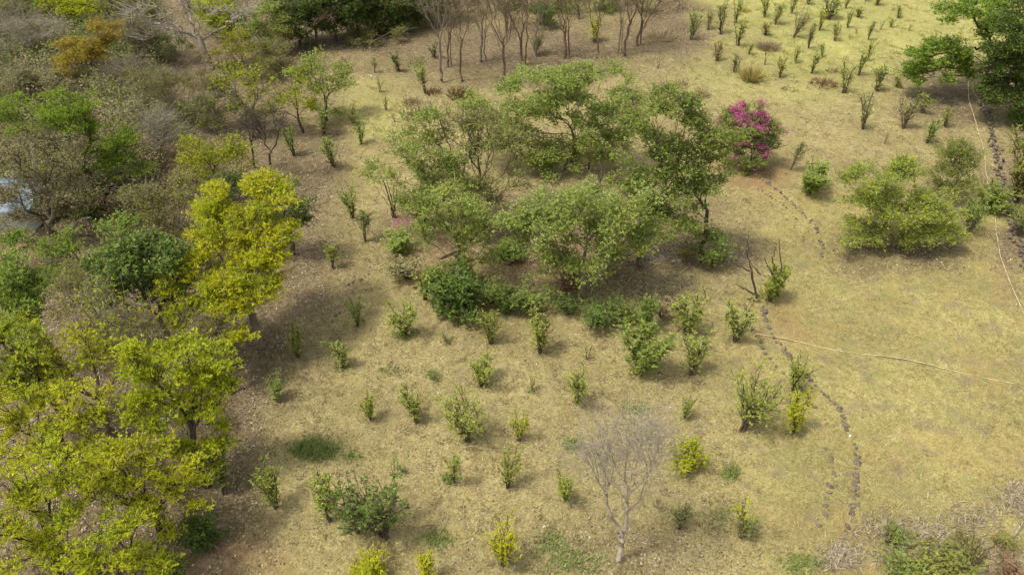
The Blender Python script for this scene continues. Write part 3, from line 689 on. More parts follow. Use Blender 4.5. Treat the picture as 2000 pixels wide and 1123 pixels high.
for i, (bp_, lb, lab, bk) in enumerate((
        ((70, 128), [(40, 70, 45, 32), (85, 60, 40, 34)], 'leafless grey thicket tree beside the orange tree', 'bark_pale'),
        ((15, 105), [(10, 50, 40, 40), (40, 30, 30, 30)], 'leafless grey thicket tree by the frame edge, beyond the pale scrub', 'bark_grey'),
        ((265, 120), [(250, 55, 45, 35), (290, 85, 40, 25)], 'leafless brown thicket tree behind the orange crown', 'bark_grey'),
        ((470, 60), [(460, 10, 40, 25), (430, 20, 30, 20)], 'leafless grey tree behind the long-limbed pale tree', 'bark_grey'),
        ((250, 205), [(235, 150, 40, 30), (270, 140, 35, 30)], 'small leafless brown tree on the litter behind the umbrella crown', 'bark_grey'),
        ((300, 330), [(300, 260, 45, 35), (330, 280, 35, 30)], 'leafless tan brush tree right beside the umbrella crown', 'bark_pale'))):
    T('bare_tree', lab, style(k=1.7, ros=2, rb=.12, bark=bk, twigs=6, stem=.2, leafy=.3, leaf='leaf_olive', cr=.7, jit=.1), bp_, lb, seed=60 + i, group='leafless trees of the thicket')
for i, (bp_, lb, lab, lf) in enumerate((
        ((20, 60), [(15, 12, 40, 22), (50, 20, 25, 18)], 'green tree in the far corner of the wood', 'leaf_green'),
        ((130, 55), [(120, 10, 40, 22), (160, 20, 34, 22)], 'pale green far tree behind the orange one', 'leaf_lime'),
        ((230, 50), [(225, 8, 40, 20), (265, 15, 30, 18)], 'olive far tree between the two leafless crowns', 'leaf_olive'),
        ((440, 70), [(420, 25, 40, 22), (455, 45, 30, 20)], 'yellow-green tree behind the long pale limbs', 'leaf_lime'),
        ((585, 90), [(585, 40, 42, 46), (570, 5, 44, 34), (610, 10, 40, 40)], 'dark evergreen beside the rounded light green tree', 'leaf_dark'),
        ((655, 82), [(655, 36, 42, 44), (640, 0, 44, 34), (680, 5, 40, 40)], 'dark evergreen behind the brown bare tree', 'leaf_dark'),
        ((700, 70), [(697, 32, 30, 42), (705, -5, 34, 34)], 'evergreen with yellowish leaf sprays in the dark row', 'leaf_green'),
        ((760, 62), [(750, 28, 40, 40), (765, -5, 44, 34), (790, 15, 30, 40)], 'dark evergreen where the row meets the leafless trees', 'leaf_dark'),
        ((820, 45), [(820, 6, 46, 34), (850, -5, 40, 30)], 'dusky evergreen beyond the first leafless trunks', 'leaf_dark'),
        ((1065, 50), [(1062, 42, 22, 18)], 'single dark green bushy tree among the leafless trunks', 'leaf_dark'))):
    T('leafy_tree', lab, style(leaf=lf, k=2.8, stem=.15, pr=.5, ros=9, L=.26, W=.12, rb=.14), bp_, lb, seed=80 + i, group='far trees of the wood')
for i, (bp_, lb, lab, lf) in enumerate((
        ((545, 150), [(540, 110, 40, 30), (515, 125, 34, 24)], 'olive brush tree in front of the rounded light green tree', 'leaf_olive'),
        ((470, 128), [(465, 90, 44, 30), (495, 105, 30, 24)], 'yellow-green brush tree at the foot of the long-limbed pale tree', 'leaf_lime'),
        ((345, 118), [(340, 88, 40, 24), (310, 100, 34, 20)], 'dark brush tree under the long pale limbs', 'leaf_dark'),
        ((90, 215), [(70, 165, 50, 28), (20, 160, 44, 28)], 'pale yellowish scrub tree beneath the grey thicket', 'leaf_pale'),
        ((285, 300), [(280, 225, 44, 30), (320, 245, 36, 26)], 'olive scrub tree with dead twigs uphill of the umbrella tree', 'leaf_pale'),
        ((380, 262), [(370, 232, 44, 26), (335, 255, 34, 22)], 'deep green scrub tree on the slope between thicket and lime tree', 'leaf_green'),
        ((440, 395), [(415, 370, 34, 26), (390, 350, 34, 22)], 'olive-green scrub tree right behind the golden crown', 'leaf_olive'),
        ((560, 95), [(560, 88, 30, 14)], 'low olive brush below the dark evergreens', 'leaf_olive'),
        ((705, 85), [(700, 72, 34, 16), (745, 68, 34, 16)], 'low brush fringe under the evergreen row', 'leaf_olive'))):
    T('scrub_tree', lab, style(leaf=lf, k=1.7, ros=7, L=.2, W=.085, rb=.09, stem=.12, twigs=5, bark='bark_grey'), bp_, lb, seed=150 + i, group='scrub trees of the wood')
T('brown_tree', 'dry brown-leaved tree on a straight reddish trunk before the dark evergreens', style(leaf='leaf_dry', k=1.2, ros=4, L=.16, W=.07, rb=.12, bark='bark_brown', twigs=7, stem=.5), (619, 90), [(615, 25, 48, 24), (590, 15, 30, 20), (640, 20, 34, 24)], seed=95)
# leafless trees along the top
for i, (b, lb, lab) in enumerate((
        ((861, 160), [(850, 20, 40, 35), (870, -10, 40, 30)], 'tallest leafless tree at the near end of the bare row, forked low'),
        ((874, 132), [(885, 20, 25, 30), (870, 40, 20, 20)], 'straight leafless tree just behind the forked one'),
        ((901, 160), [(900, 60, 26, 30), (905, 30, 24, 20)], 'short leafless tree with russet twigs beside the forked one'),
        ((940, 124), [(930, 10, 30, 30), (950, 25, 25, 25)], 'leaning leafless tree whose foot bends along the ground'),
        ((984, 168), [(950, 10, 40, 30), (1000, 5, 35, 30), (1030, 60, 30, 25)], 'leafless tree splitting at the ground into many leaning stems, tips over the grove'),
        ((1020, 130), [(1010, 25, 28, 30)], 'grey leafless tree inside the many-stemmed clump'),
        ((1046, 112), [(1040, 20, 34, 30), (1065, 10, 24, 20)], 'ivy-footed leafless tree behind the many-stemmed clump'),
        ((1104, 115), [(1108, 30, 30, 22), (1090, 15, 24, 20)], 'lone crooked leafless tree over open litter'),
        ((1166, 112), [(1180, 10, 30, 30), (1165, 0, 22, 22)], 'slim dark leafless tree beside the yellow-green stems'),
        ((1208, 102), [(1225, 5, 30, 30), (1205, 0, 24, 20)], 'thin leafless tree leaning over the brown litter'),
        ((1218, 108), [(1250, 0, 34, 24), (1240, 20, 20, 20)], 'thick leaning leafless tree in the last bare clump'),
        ((1244, 90), [(1290, 5, 40, 20), (1265, 10, 30, 24)], 'leafless tree with long outstretched arm at the field end of the row'),
        ((770, 60), [(770, 0, 34, 24)], 'pale leafless tree in front of the evergreen row'),
        ((990, 60), [(985, 5, 40, 20)], 'far leafless tree deep behind the clump'),
        ((1130, 40), [(1130, 0, 40, 16)], 'far leafless tree behind the crooked one'))):
    T('bare_tree', lab, style(k=1.35, npp=4, ros=3, per=3, L=.15, W=.06, rb=.12 if i not in (1, 2, 8, 9) else .085, bark='bark_brown' if i % 3 else 'bark_grey', leaf='leaf_dry', twigs=3, stem=.34, leafy=.51, jit=.05, cr=.6, alpha=.9),
      b, [(x, y - 26, rx * 1.25, ry * 1.2) for x, y, rx, ry in lb], seed=100 + i, extra_bases=((b[0] + 7, b[1] - 3),) if i % 2 else (), group='leafless trees along the far edge')
# big trees on the other side
T('spreading_tree', 'big spreading tree with wavy dark boughs overhanging the stone wall, bright outer leaves', style(leaf='leaf_vivid', k=1.15, ros=7, L=.30, W=.14, rb=.28, bark='bark_dark', stem=.5, jit=.08, alpha=.6), (1985, 190),
  [(1830, 110, 60, 36), (1790, 150, 30, 40), (1870, 30, 50, 24), (1925, 105, 60, 34), (1850, 140, 40, 25), (1960, 60, 40, 40), (1920, 20, 50, 20)], seed=120, leaf2=('leaf_green', .5))
T('evergreen_tree', 'dense almost black evergreen behind the wall and the spreading tree', style(leaf='leaf_dark', k=2.2, ros=11, L=.28, W=.13, rb=.25, bark='bark_dark'), (2000, 240),
  [(1985, 60, 50, 55), (1960, 150, 40, 50), (2000, 190, 50, 50), (2030, 100, 60, 60), (1950, 190, 30, 30)], seed=121)
T('flowering_bush', 'bougainvillea bush covered in magenta flowers beside the grove', style(leaf='leaf_green', k=4.2, cr=.32, ros=6, L=.17, W=.09, rb=.1, stem=.12, twigs=3, pr=.32), (1468, 330),
  [(1460, 235, 45, 32), (1485, 265, 36, 36), (1435, 250, 32, 34), (1465, 300, 48, 34), (1500, 290, 24, 28)], seed=130, cat='flowering bush', leaf2=('petal', .42))
T('bare_tree', 'leafless young tree with pinkish grey branches standing alone in the near field', style(k=1.5, ros=2, per=3, leaf='leaf_fresh', rb=.11, rt=.009, lk=1.9, bark='bark_pale', twigs=5, stem=.18, leafy=.07, cr=.7, jit=.045, alpha=.85, npp=3), (1211, 1095),
  [(1228, 905, 105, 88), (1180, 870, 55, 55), (1285, 890, 55, 60), (1240, 850, 50, 40)], seed=131)

T('large_bush', 'largest light green feathery bush on the lawn, beside the pointed bush', style(leaf='leaf_fresh', k=2.9, cr=.42, ros=7, L=.2, W=.08, rb=.09, stem=.08, bark='bark_grey', pr=.34), (1745, 478),
  [(1690, 360, 40, 32), (1755, 350, 44, 34), (1695, 410, 52, 40), (1765, 405, 60, 46), (1680, 455, 42, 24, -.6), (1745, 460, 64, 28, -.8), (1820, 405, 42, 44), (1820, 455, 45, 28, -.6), (1845, 430, 30, 30)], seed=140, cat='bush', group='bushes on the lawn', leaf2=('leaf_lime', .35))
T('large_bush', 'dull green pointed bush behind the largest lawn bush, next to the hose', style(leaf='leaf_green', k=2.4, cr=.4, ros=9, L=.18, W=.07, rb=.08, stem=.08, bark='bark_grey'), (1866, 386),
  [(1865, 345, 44, 34), (1850, 318, 28, 28), (1885, 315, 28, 28), (1862, 300, 16, 22)], seed=141, cat='bush', group='bushes on the lawn', leaf2=('leaf_olive', .4))
# ------------------------------------------------------------------ shrubs (foot x, foot y, top y, width, kind, leaf, label)
near_rows = [
 (700, 640, 592, 36, 'vase', 'leaf_fresh', 'small bright green shrub, first in the row below the short dark stone line'),
 (792, 652, 588, 58, 'vase', 'leaf_shrub', 'open pale green shrub in a ring of green grass, below the leggy hedge bush'),
 (580, 694, 630, 44, 'vase', 'leaf_shrub', 'yellow-green shrub at the litter edge across from the lowest golden boughs'),
 (672, 716, 662, 36, 'vase', 'leaf_fresh', 'upright fresh green shrub between the litter-edge shrub and the grass-ringed one'),
 (958, 674, 604, 40, 'vase', 'leaf_shrub', 'narrow shrub straight below the dark hedge bush'),
 (1054, 690, 606, 48, 'vase', 'leaf_shrub', 'funnel-shaped shrub below the middle of the hedge'),
 (1342, 655, 578, 58, 'vase', 'leaf_shrub', 'leaning full shrub between the hedge end and the twin shrub by the stones'),
 (1436, 668, 590, 56, 'vase', 'leaf_fresh', 'full green shrub beside the tip of the long pale pole'),
 (1350, 732, 655, 54, 'vase', 'leaf_fresh', 'green shrub directly below the leaning full shrub'),
 (1247, 732, 636, 84, 'dense', 'leaf_green', 'largest dense green shrub of the near rows, below the hedge end'),
 (1252, 650, 580, 40, 'dense', 'leaf_green', 'slim dark shrub stacked right above the largest dense shrub'),
 (940, 754, 697, 50, 'vase', 'leaf_shrub', 'shrub with yellowing skirt in the second row, below the narrow shrub'),
 (1040, 766, 732, 18, 'wisp', 'leaf_fresh', 'tiny green seedling between two second-row shrubs'),
 (1147, 702, 670, 22, 'wisp', 'leaf_fresh', 'tiny seedling midway between the funnel shrub and the largest dense shrub'),
 (1128, 788, 712, 56, 'vase', 'leaf_shrub', 'top-heavy shrub on a thin bare foot, second row'),
 (722, 814, 758, 38, 'vase', 'leaf_shrub', 'narrow pale shrub above the green grass patch'),
 (541, 787, 738, 38, 'vase', 'leaf_green', 'small dark shrub alone on the brown litter'),
 (816, 826, 758, 48, 'vase', 'leaf_shrub', 'vase-shaped shrub with crisp shadow, third row'),
 (912, 864, 772, 86, 'sparse', 'leaf_shrub', 'widest many-stemmed shrub of the third row'),
 (1014, 862, 808, 32, 'vase', 'leaf_lime', 'small lime shrub beside the widest many-stemmed shrub'),
 (1338, 814, 762, 32, 'vase', 'leaf_fresh', 'small soft green shrub above the leafless young tree'),
 (1450, 840, 732, 92, 'sparse', 'leaf_shrub', 'big twiggy shrub, brown at the foot, before the stone edging'),
 (1551, 847, 768, 56, 'vase', 'leaf_lime', 'compact yellow-green shrub next to the last inner edging stones'),
 (1548, 760, 684, 46, 'vase', 'leaf_shrub', 'tall leaning shrub growing on the stone edging under the pale pole'),
 (886, 942, 876, 30, 'leggy', 'leaf_fresh', 'slim shrub with a grey weed at its foot, fourth row'),
 (993, 954, 884, 46, 'vase', 'leaf_shrub', 'olive shrub in the fourth row above the yellow bush'),
 (1103, 974, 904, 46, 'vase', 'leaf_shrub', 'shrub touching the branch tips of the leafless young tree'),
 (540, 992, 914, 54, 'vase', 'leaf_shrub', 'shrub at the edge of brown litter below the green grass patch'),
 (644, 1018, 934, 58, 'vase', 'leaf_shrub', 'rounded pale green shrub beside the big dark bush'),
 (440, 968, 884, 50, 'vase', 'leaf_green', 'shaded dark shrub under the lime trees'),
 (752, 1048, 930, 140, 'sparse', 'leaf_dark', 'big dark green spreading bush of the near field'),
 (700, 1040, 985, 60, 'sparse', 'leaf_pale', 'pale thin bush at the foot of the big dark one'),
 (980, 1100, 1016, 70, 'sparse', 'leaf_yellow', 'bright yellow bush in the near field'),
 (735, 1140, 1085, 74, 'round', 'leaf_lime', 'yellow-green round bush cut by the frame'),
 (836, 1145, 1092, 42, 'leggy', 'leaf_yellow', 'thin yellow shrub tip cut by the frame'),
 (1338, 914, 852, 62, 'round', 'leaf_lime', 'round yellow-green bush behind the leafless young tree'),
 (1450, 1030, 976, 40, 'wisp', 'leaf_lime', 'thin lime-yellow sapling with a grey weedy foot'),
 (1444, 1052, 1012, 50, 'sparse', 'leaf_greygreen', 'grey-green weed under the lime-yellow sapling'),
 (1328, 1032, 990, 44, 'sparse', 'leaf_greygreen', 'dull green bush half hidden by the leafless young tree'),
 (398, 1068, 1010, 76, 'round', 'leaf_dark', 'low dark green bush on litter beneath the lime trees'),
 (320, 1118, 1085, 60, 'round', 'leaf_vivid', 'small vivid green bush by the frame under the lime trees'),
 (650, 528, 480, 30, 'leggy', 'leaf_shrub', 'thin shrub facing the golden tree across the litter'),
 (712, 474, 412, 30, 'leggy', 'leaf_greygreen', 'lower of two joined leaning shrubs beside the grove'),
 (690, 425, 358, 32, 'vase', 'leaf_fresh', 'upper of two joined leaning shrubs beside the grove'),
 (873, 668, 640, 22, 'wisp', 'leaf_greygreen', 'tiny dark weed in the grass below the dark hedge bush'),
 (787, 920, 896, 20, 'wisp', 'leaf_greygreen', 'tiny weed above the big dark bush'),
 (848, 742, 724, 26, 'wisp', 'leaf_greygreen', 'tiny dark weed left of the yellow-skirted shrub'),
]
for r in near_rows: shrub(*r[:3], r[3] * .9, *r[4:], group='shrubs planted over the near field')
stuff_patches('dry_weeds', 'dry leaves and weeds gathered at the feet of the shrubs', 'leaf_dry', [(r[0] + 3, r[1] + 1, r[3] * .55, 9, 26) for r in near_rows], (.08, .22), .5)
stuff_patches('green_weeds', 'green weeds at the feet of some shrubs', 'grass_green', [(r[0] - 2, r[1] + 1, r[3] * .45, 8, 22) for r in near_rows[::2]], (.10, .25), .8)
hedge = [
 (892, 612, 515, 112, 'round', 'leaf_dark', 'big dark green hedge bush at the near side of the grove'),
 (960, 592, 540, 54, 'sparse', 'leaf_green', 'mid-green hedge bush pressed against the big dark one'),
 (985, 612, 560, 50, 'dense', 'leaf_dark', 'small dusky hedge bush between two greener ones'),
 (1045, 600, 545, 84, 'sparse', 'leaf_green', 'broad mid-green hedge bush in the middle of the hedge'),
 (1108, 612, 568, 62, 'sparse', 'leaf_dark', 'dark fern-like hedge bush at the foot of the grey trunk'),
 (1170, 632, 575, 84, 'sparse', 'leaf_dark', 'dark hedge bush dotted with white flowers'),
 (1215, 630, 584, 60, 'sparse', 'leaf_green', 'last green hedge bush before the slim dark shrub'),
 (828, 586, 520, 46, 'leggy', 'leaf_shrub', 'leggy olive hedge bush beside the big dark one'),
 (868, 570, 520, 60, 'sparse', 'leaf_olive', 'faded olive bush behind the leggy one'),
 (798, 545, 496, 66, 'sparse', 'leaf_pale', 'pale yellowing bush at the outer corner of the grove'),
 (784, 495, 452, 44, 'dense', 'leaf_fresh', 'bright palm-like tuft at the outer corner of the grove'),
 (1000, 505, 465, 60, 'round', 'leaf_green', 'green low bush on the red litter inside the grove'),
 (1392, 522, 470, 60, 'sparse', 'leaf_green', 'shaded bush at the foot of the slender dark trunk'),
 (1335, 510, 470, 50, 'sparse', 'leaf_olive', 'brownish bush in the shade beside the slender tree'),
 (1105, 575, 520, 56, 'sparse', 'leaf_russet', 'brown dead bush smothering a stump beside the grey trunk'),
 (1290, 620, 570, 50, 'sparse', 'leaf_dry', 'dry brown bush behind the slim dark shrub'),
 (1270, 420, 380, 60, 'sparse', 'leaf_olive', 'olive bush in the deep shade of the grove'),
 (770, 425, 330, 40, 'bare', 'leaf_pale', 'leafless grey shrub over fallen magenta petals'),
 (830, 440, 375, 60, 'sparse', 'leaf_olive', 'thin olive bush under the leaning tree'),
]
for r in hedge: shrub(*r, group='bushes around the grove', name='bush', cat='bush')
right = [
 (1580, 376, 316, 58, 'dense', 'leaf_green', 'dark compact shrub alone between the bougainvillea and the big bush'),
 (1543, 335, 278, 20, 'leggy', 'leaf_greygreen', 'thin grey-green shrub beside the bougainvillea'),
 (1928, 410, 352, 54, 'round', 'leaf_green', 'small round green bush astride the pale hose'),
 (1890, 460, 388, 58, 'sparse', 'leaf_green', 'thin green bush with bare stems in front of the hose'),
 (1985, 395, 265, 60, 'dense', 'leaf_olive', 'dark bush beyond the stone wall'),
 (1990, 460, 400, 50, 'sparse', 'leaf_green', 'low bush beyond the stone wall, under the dark one'),
]
for r in right: shrub(*r, group='bushes on the lawn', name='bush', cat='bush')
corner = [
 (1840, 1140, 1078, 120, 'round', 'leaf_olive', 'broad olive bush in the dry grass corner'),
 (1760, 1130, 1085, 80, 'sparse', 'leaf_green', 'green sprawling bush among grey grass, nearest the edging'),
 (1962, 1062, 1036, 44, 'sparse', 'leaf_olive', 'small olive bush beside the curved pale branch'),
 (1980, 1145, 1092, 90, 'sparse', 'leaf_russet', 'reddish bush at the very corner'),
 (1890, 1128, 1062, 44, 'bare', 'leaf_dry', 'pinkish leafless stems rising from the olive bush'),
 (1730, 1060, 1020, 50, 'sparse', 'leaf_green', 'low green weed at the top of the grey grass'),
 (1880, 1075, 1045, 60, 'sparse', 'leaf_olive', 'flat olive weed in the grey grass behind the pink stems'),
]
for r in corner: shrub(*r, group='bushes in the dry grass corner', name='bush', cat='bush')
ORD = ['first', 'second', 'third', 'fourth', 'fifth', 'sixth', 'seventh', 'eighth', 'ninth', 'tenth', 'eleventh', 'twelfth', 'thirteenth', 'fourteenth',
       'fifteenth', 'sixteenth', 'seventeenth', 'eighteenth', 'nineteenth', 'twentieth', 'twenty-first', 'twenty-second', 'twenty-third', 'twenty-fourth',
       'twenty-fifth', 'twenty-sixth', 'twenty-seventh', 'twenty-eighth', 'twenty-ninth', 'thirtieth', *[f'{a}-{b}' if b else c for a, c in (('thirty', ''), ('forty', 'fortieth'), ('fifty', 'fiftieth'), ('sixty', 'sixtieth')) for b in ('', 'first', 'second', 'third', 'fourth', 'fifth', 'sixth', 'seventh', 'eighth', 'ninth') if b or c]]
far_rows = [
 ('back row of the far field', [(1383, 56, 20, 16), (1407, 66, 2, 24), (1436, 44, -4, 24), (1493, 34, -14, 20), (1545, 28, -6, 16), (1578, 10, -20, 22), (1652, 16, -12, 14), (1712, 12, -14, 20), (1755, 34, 8, 16), (1690, 4, -20, 14)]),
 ('second row of the far field', [(1350, 80, 22, 26), (1514, 50, 2, 26), (1550, 74, 18, 28), (1600, 62, 20, 14), (1619, 40, -4, 36), (1655, 54, 18, 14), (1676, 34, 14, 16), (1719, 60, 38, 12), (1740, 52, 34, 14), (1775, 60, 44, 10)]),
 ('third row of the far field', [(1440, 90, 40, 24), (1495, 70, 44, 18), (1578, 95, 46, 16), (1631, 82, 46, 18), (1672, 66, 54, 10), (1695, 78, 40, 14)]),
 ('fourth row of the far field', [(1401, 122, 84, 20), (1434, 142, 104, 22), (1462, 108, 84, 14), (1493, 130, 94, 12), (1523, 152, 110, 24), (1553, 122, 88, 16), (1584, 142, 98, 20), (1606, 112, 84, 14), (1648, 182, 122, 32), (1675, 148, 100, 22), (1695, 118, 78, 14), (1713, 178, 124, 32), (1752, 170, 150, 20)]),
 ('row below the overhanging tree', [(1685, 254, 184, 28), (1727, 283, 256, 8), (1762, 254, 192, 40), (1798, 220, 180, 26), (1811, 280, 234, 24), (1845, 248, 208, 24)]),
]
far_desc = {(1350, 80): 'dark leafless-footed', (1407, 66): 'tall dark', (1550, 74): 'brown twiggy', (1619, 40): 'broad dark', (1648, 182): 'wide pale-stemmed', (1713, 178): 'dense dark',
            (1762, 254): 'wide twiggy grey', (1727, 283): 'tiny bare', (1685, 254): 'tall pale', (1811, 280): 'compact dark', (1845, 248): 'small dark green', (1600, 62): 'thin yellowish'}
rr_ = random.Random(9)
for row, its in far_rows:
    its.sort()
    for i, (x, y, t, wd) in enumerate(its):
        dark = (x, y) in far_desc and 'dark' in far_desc[(x, y)]
        mt = 'leaf_green' if dark else rr_.choice(['leaf_shrub', 'leaf_shrub', 'leaf_shrub', 'leaf_greygreen', 'leaf_fresh', 'leaf_olive'])
        if 'twiggy' in far_desc.get((x, y), ''): mt = 'leaf_pale'
        if 'yellowish' in far_desc.get((x, y), ''): mt = 'leaf_lime'
        kn = 'sparse' if 'twiggy' in far_desc.get((x, y), '') else ('bare' if 'bare' in far_desc.get((x, y), '') else ('wisp' if wd < 13 else 'narrow'))
        adj = far_desc.get((x, y), {'leaf_shrub': 'yellowish green', 'leaf_greygreen': 'grey-green', 'leaf_olive': 'olive', 'leaf_green': 'green', 'leaf_fresh': 'fresh green'}.get(mt, 'slim'))
        shrub(x, y, t, wd * .95, kn, mt, f'{adj} upright shrub, {ORD[i]} of the {row} from the wood', group='upright shrubs of the far field')
edge_rows = [
 (732, 142, 112, 14, 'leggy', 'leaf_greygreen', 'dark club-topped thin shrub on the far edge path'), (742, 180, 148, 18, 'wisp', 'leaf_shrub', 'thin pale shrub below the club-topped one'),
 (754, 218, 182, 16, 'wisp', 'leaf_shrub', 'thin shrub in the leaning string of three, middle'), (771, 240, 214, 14, 'wisp', 'leaf_shrub', 'thin shrub in the leaning string, lowest'),
 (780, 138, 96, 20, 'narrow', 'leaf_greygreen', 'upright grey-green shrub beside the pale grass tuft of the far edge'),
 (706, 282, 226, 24, 'narrow', 'leaf_green', 'dark upright shrub at the end of the path row'), (692, 246, 204, 20, 'narrow', 'leaf_olive', 'olive shrub just above the path-row end'),
 (652, 327, 258, 34, 'narrow', 'leaf_green', 'tall bushy shrub nearest the grove side of the wood'), (632, 265, 195, 28, 'narrow', 'leaf_green', 'leaning shrub under the airy light green tree'),
 (575, 304, 238, 28, 'narrow', 'leaf_green', 'ivy-like column shrub on the brown litter'), (832, 184, 134, 24, 'leggy', 'leaf_shrub', 'thin yellow-green shrub before the forked leafless tree'),
 (892, 192, 164, 26, 'wisp', 'leaf_olive', 'straggly shrub in a dry brown tuft behind the grove'), (848, 112, 72, 20, 'narrow', 'leaf_pale', 'pale shrub among the first leafless trunks'),
 (1285, 132, 106, 12, 'wisp', 'leaf_shrub', 'tiny lone shrub between the grove and the leafless row'), (1160, 82, 35, 26, 'narrow', 'leaf_lime', 'yellow-green stems beside the slim dark leafless tree'),
 (1046, 108, 66, 30, 'sparse', 'leaf_greygreen', 'green climber bush around the ivy-footed leafless tree')]
for r in edge_rows: shrub(*r, group='shrubs along the wood edge')

# grass tufts and heaps in the far field
def tuft(px, py, rxp, hp, n, mat, label, name='grass_tuft', cat='grass tuft', mat2=None, lie=1.0):
    rs = np.random.RandomState(int(px)); B = GT(px, py); s = depth(B) / FPX
    root = thing(name, label, cat, tuple(B))
    for k, (m_, nn) in enumerate(((mat, n), (mat2, n // 2)) if mat2 else ((mat, n),)):
        a = rs.rand(nn) * 6.283; r = rs.rand(nn) ** .6
        base = np.stack([np.cos(a) * r * rxp * s * .45, np.sin(a) * r * rxp * s * .45, np.full(nn, -.03)], 1)
        ax = np.stack([np.cos(a) * r * .9, np.sin(a) * r * .9, np.full(nn, 1.0) * lie], 1) + rs.normal(size=(nn, 3)) * .22
        L = hp * s * rs.uniform(.6, 1.25, nn)
        v, f = leaf_quads(base, ax, rs.normal(size=(nn, 3)) + np.array([0, 0, .4]), L, np.full(nn, .055))
        build('blades' if k == 0 else 'dry_blades', v, [f], m_, root)
tuft(1465, 156, 22, 30, 420, 'straw_yellow', 'yellow and straw coloured bunch grass clump standing alone in the far field', mat2='leaf_dry')
tuft(1500, 94, 36, 14, 520, 'leaf_dry', 'grey-brown rounded dead bush heap in the far field', 'dead_bush', 'dead bush', mat2='straw_grey', lie=.5)
tuft(1372, 186, 26, 16, 120, 'leaf_dry', 'dry brown tuft above the bougainvillea')
tuft(1608, 166, 48, 12, 420, 'leaf_russet', 'reddish brown dead mat of plants in the far field', 'dead_bush', 'dead bush', lie=.3)
tuft(1540, 175, 26, 7, 90, 'leaf_russet', 'small flat brown tuft near the reddish mat', lie=.3)
tuft(1625, 138, 22, 9, 90, 'leaf_russet', 'small dark tuft uphill of the reddish mat', lie=.3)
tuft(1452, 24, 14, 12, 120, 'straw_yellow', 'bright yellow-green grass tuft in the back row of the far field')
tuft(805, 206, 30, 14, 160, 'leaf_dry', 'flat tan grass tuft behind the grove')
tuft(845, 185, 26, 14, 120, 'leaf_russet', 'brown tuft beside the thin yellow-green shrub')
tuft(900, 190, 50, 18, 300, 'leaf_russet', 'wide brown dead weeds behind the grove crown', 'dead_bush', 'dead bush')
tuft(1330, 165, 16, 14, 60, 'leaf_dry', 'small dry stalk tuft above the forked grove tree')
tuft(1290, 75, 50, 22, 200, 'leaf_dry', 'dry brush heap at the end of the leafless row', 'dead_bush', 'dead bush', lie=.5)
tuft(1500, 578, 26, 34, 60, 'leaf_fresh', 'green grass tuft inside the dead snag')

# palm frond beside the bougainvillea and snag, sticks, branches
def polytube(name, pts, r0, r1, mat, parent=None, seed=0, label=None, cat=None, sub=6, wob=.02):
    rs = np.random.RandomState(seed); P = np.array(pts, float); out = []
    for i in range(len(P) - 1):
        for t in np.linspace(0, 1, sub, endpoint=False): out.append(P[i] * (1 - t) + P[i + 1] * t)
    out.append(P[-1]); out = np.array(out); out[1:-1] += rs.normal(size=out[1:-1].shape) * wob
    par = np.arange(len(out)) - 1
    if parent is None:
        o0 = out[0].copy(); out = out - o0
    v, f = tubes(out, par, np.linspace(r0, r1, len(out)))
    o = build(name, v, f, mat, parent, True)
    if parent is None:
        o.location = tuple(o0)
        if label: tag(o, label, cat)
    return o
def gpts(pp, z=.05): return [GT(a, b) + np.array([0, 0, z]) for a, b in pp]
for tr, dy, mt, rr0, runs in ((gnarl, -1.2, 'bark_grey', .15, ([(98, 425), (88, 415), (78, 396), (66, 372)], [(92, 432), (106, 446), (124, 453), (142, 446), (156, 430), (178, 424)], [(100, 428), (108, 400), (116, 376)], [(156, 430), (172, 436), (188, 444)])),
                        (umbrella, -.6, 'bark_dark', .17, ([(193, 392), (206, 376), (232, 366), (268, 356)], [(190, 372), (180, 352), (172, 340)], [(180, 352), (150, 364), (126, 372)], [(206, 376), (222, 356), (236, 338)]))):
    b0 = np.array(tr.location)
    for k, run in enumerate(runs):
        polytube('limb', [PY(a, c, b0[1] + dy) - b0 for a, c in run], rr0, rr0 * .4, mt, tr, seed=k, wob=.04)
B = GT(1486, 592); Yb = B[1]
snag = thing('dead_snag', 'dead dark snag of bare forked limbs lying by the top of the stone edging', 'dead tree', tuple(B))
def lp(px, py, dy=0): return PY(px, py, Yb + dy) - B
for nm, pp in (('limb', [(1478, 580), (1468, 530), (1462, 500), (1466, 460)]), ('limb', [(1470, 532), (1444, 522), (1430, 515)]),
               ('limb', [(1482, 578), (1452, 566), (1438, 560)]), ('limb', [(1480, 584), (1466, 586), (1462, 592)]),
               ('limb', [(1520, 580), (1514, 540), (1512, 508), (1520, 490)]), ('limb', [(1514, 540), (1500, 522), (1496, 510)]),
               ('limb', [(1518, 548), (1528, 530), (1524, 470)]), ('limb', [(1484, 536), (1478, 528), (1470, 524)]), ('limb', [(1516, 540), (1540, 546)])):
    pts = [lp(a, b) for a, b in pp]
    pts = [np.array([q[0], q[1] + .15 * k, max(q[2], .04)]) for k, q in enumerate(pts)]
    polytube(nm, pts, .075, .018, 'bark_dark', snag, seed=len(pp), wob=.03)
shrub(1503, 588, 520, 42, 'dense', 'leaf_shrub', 'yellow-green shrub growing through the dead snag')
B = GT(1246, 522)
fb = thing('fallen_branch', 'pale broken branch hanging forked to the ground inside the grove', 'branch', tuple(B))
for pp in ([(1246, 478), (1215, 505), (1198, 518)], [(1248, 478), (1262, 498), (1275, 506)], [(1250, 480), (1276, 500), (1290, 510)], [(1246, 478), (1220, 474), (1180, 484)]):
    polytube('limb', [PY(a, b, B[1] - .6 + .1 * k) - B for k, (a, b) in enumerate(pp)], .055, .02, 'bark_pale', fb, seed=3)
polytube('fallen_log', gpts([(1310, 517), (1338, 511)], .08), .10, .08, 'bark_pale', label='pale cut log on the litter near the slender tree', cat='log')
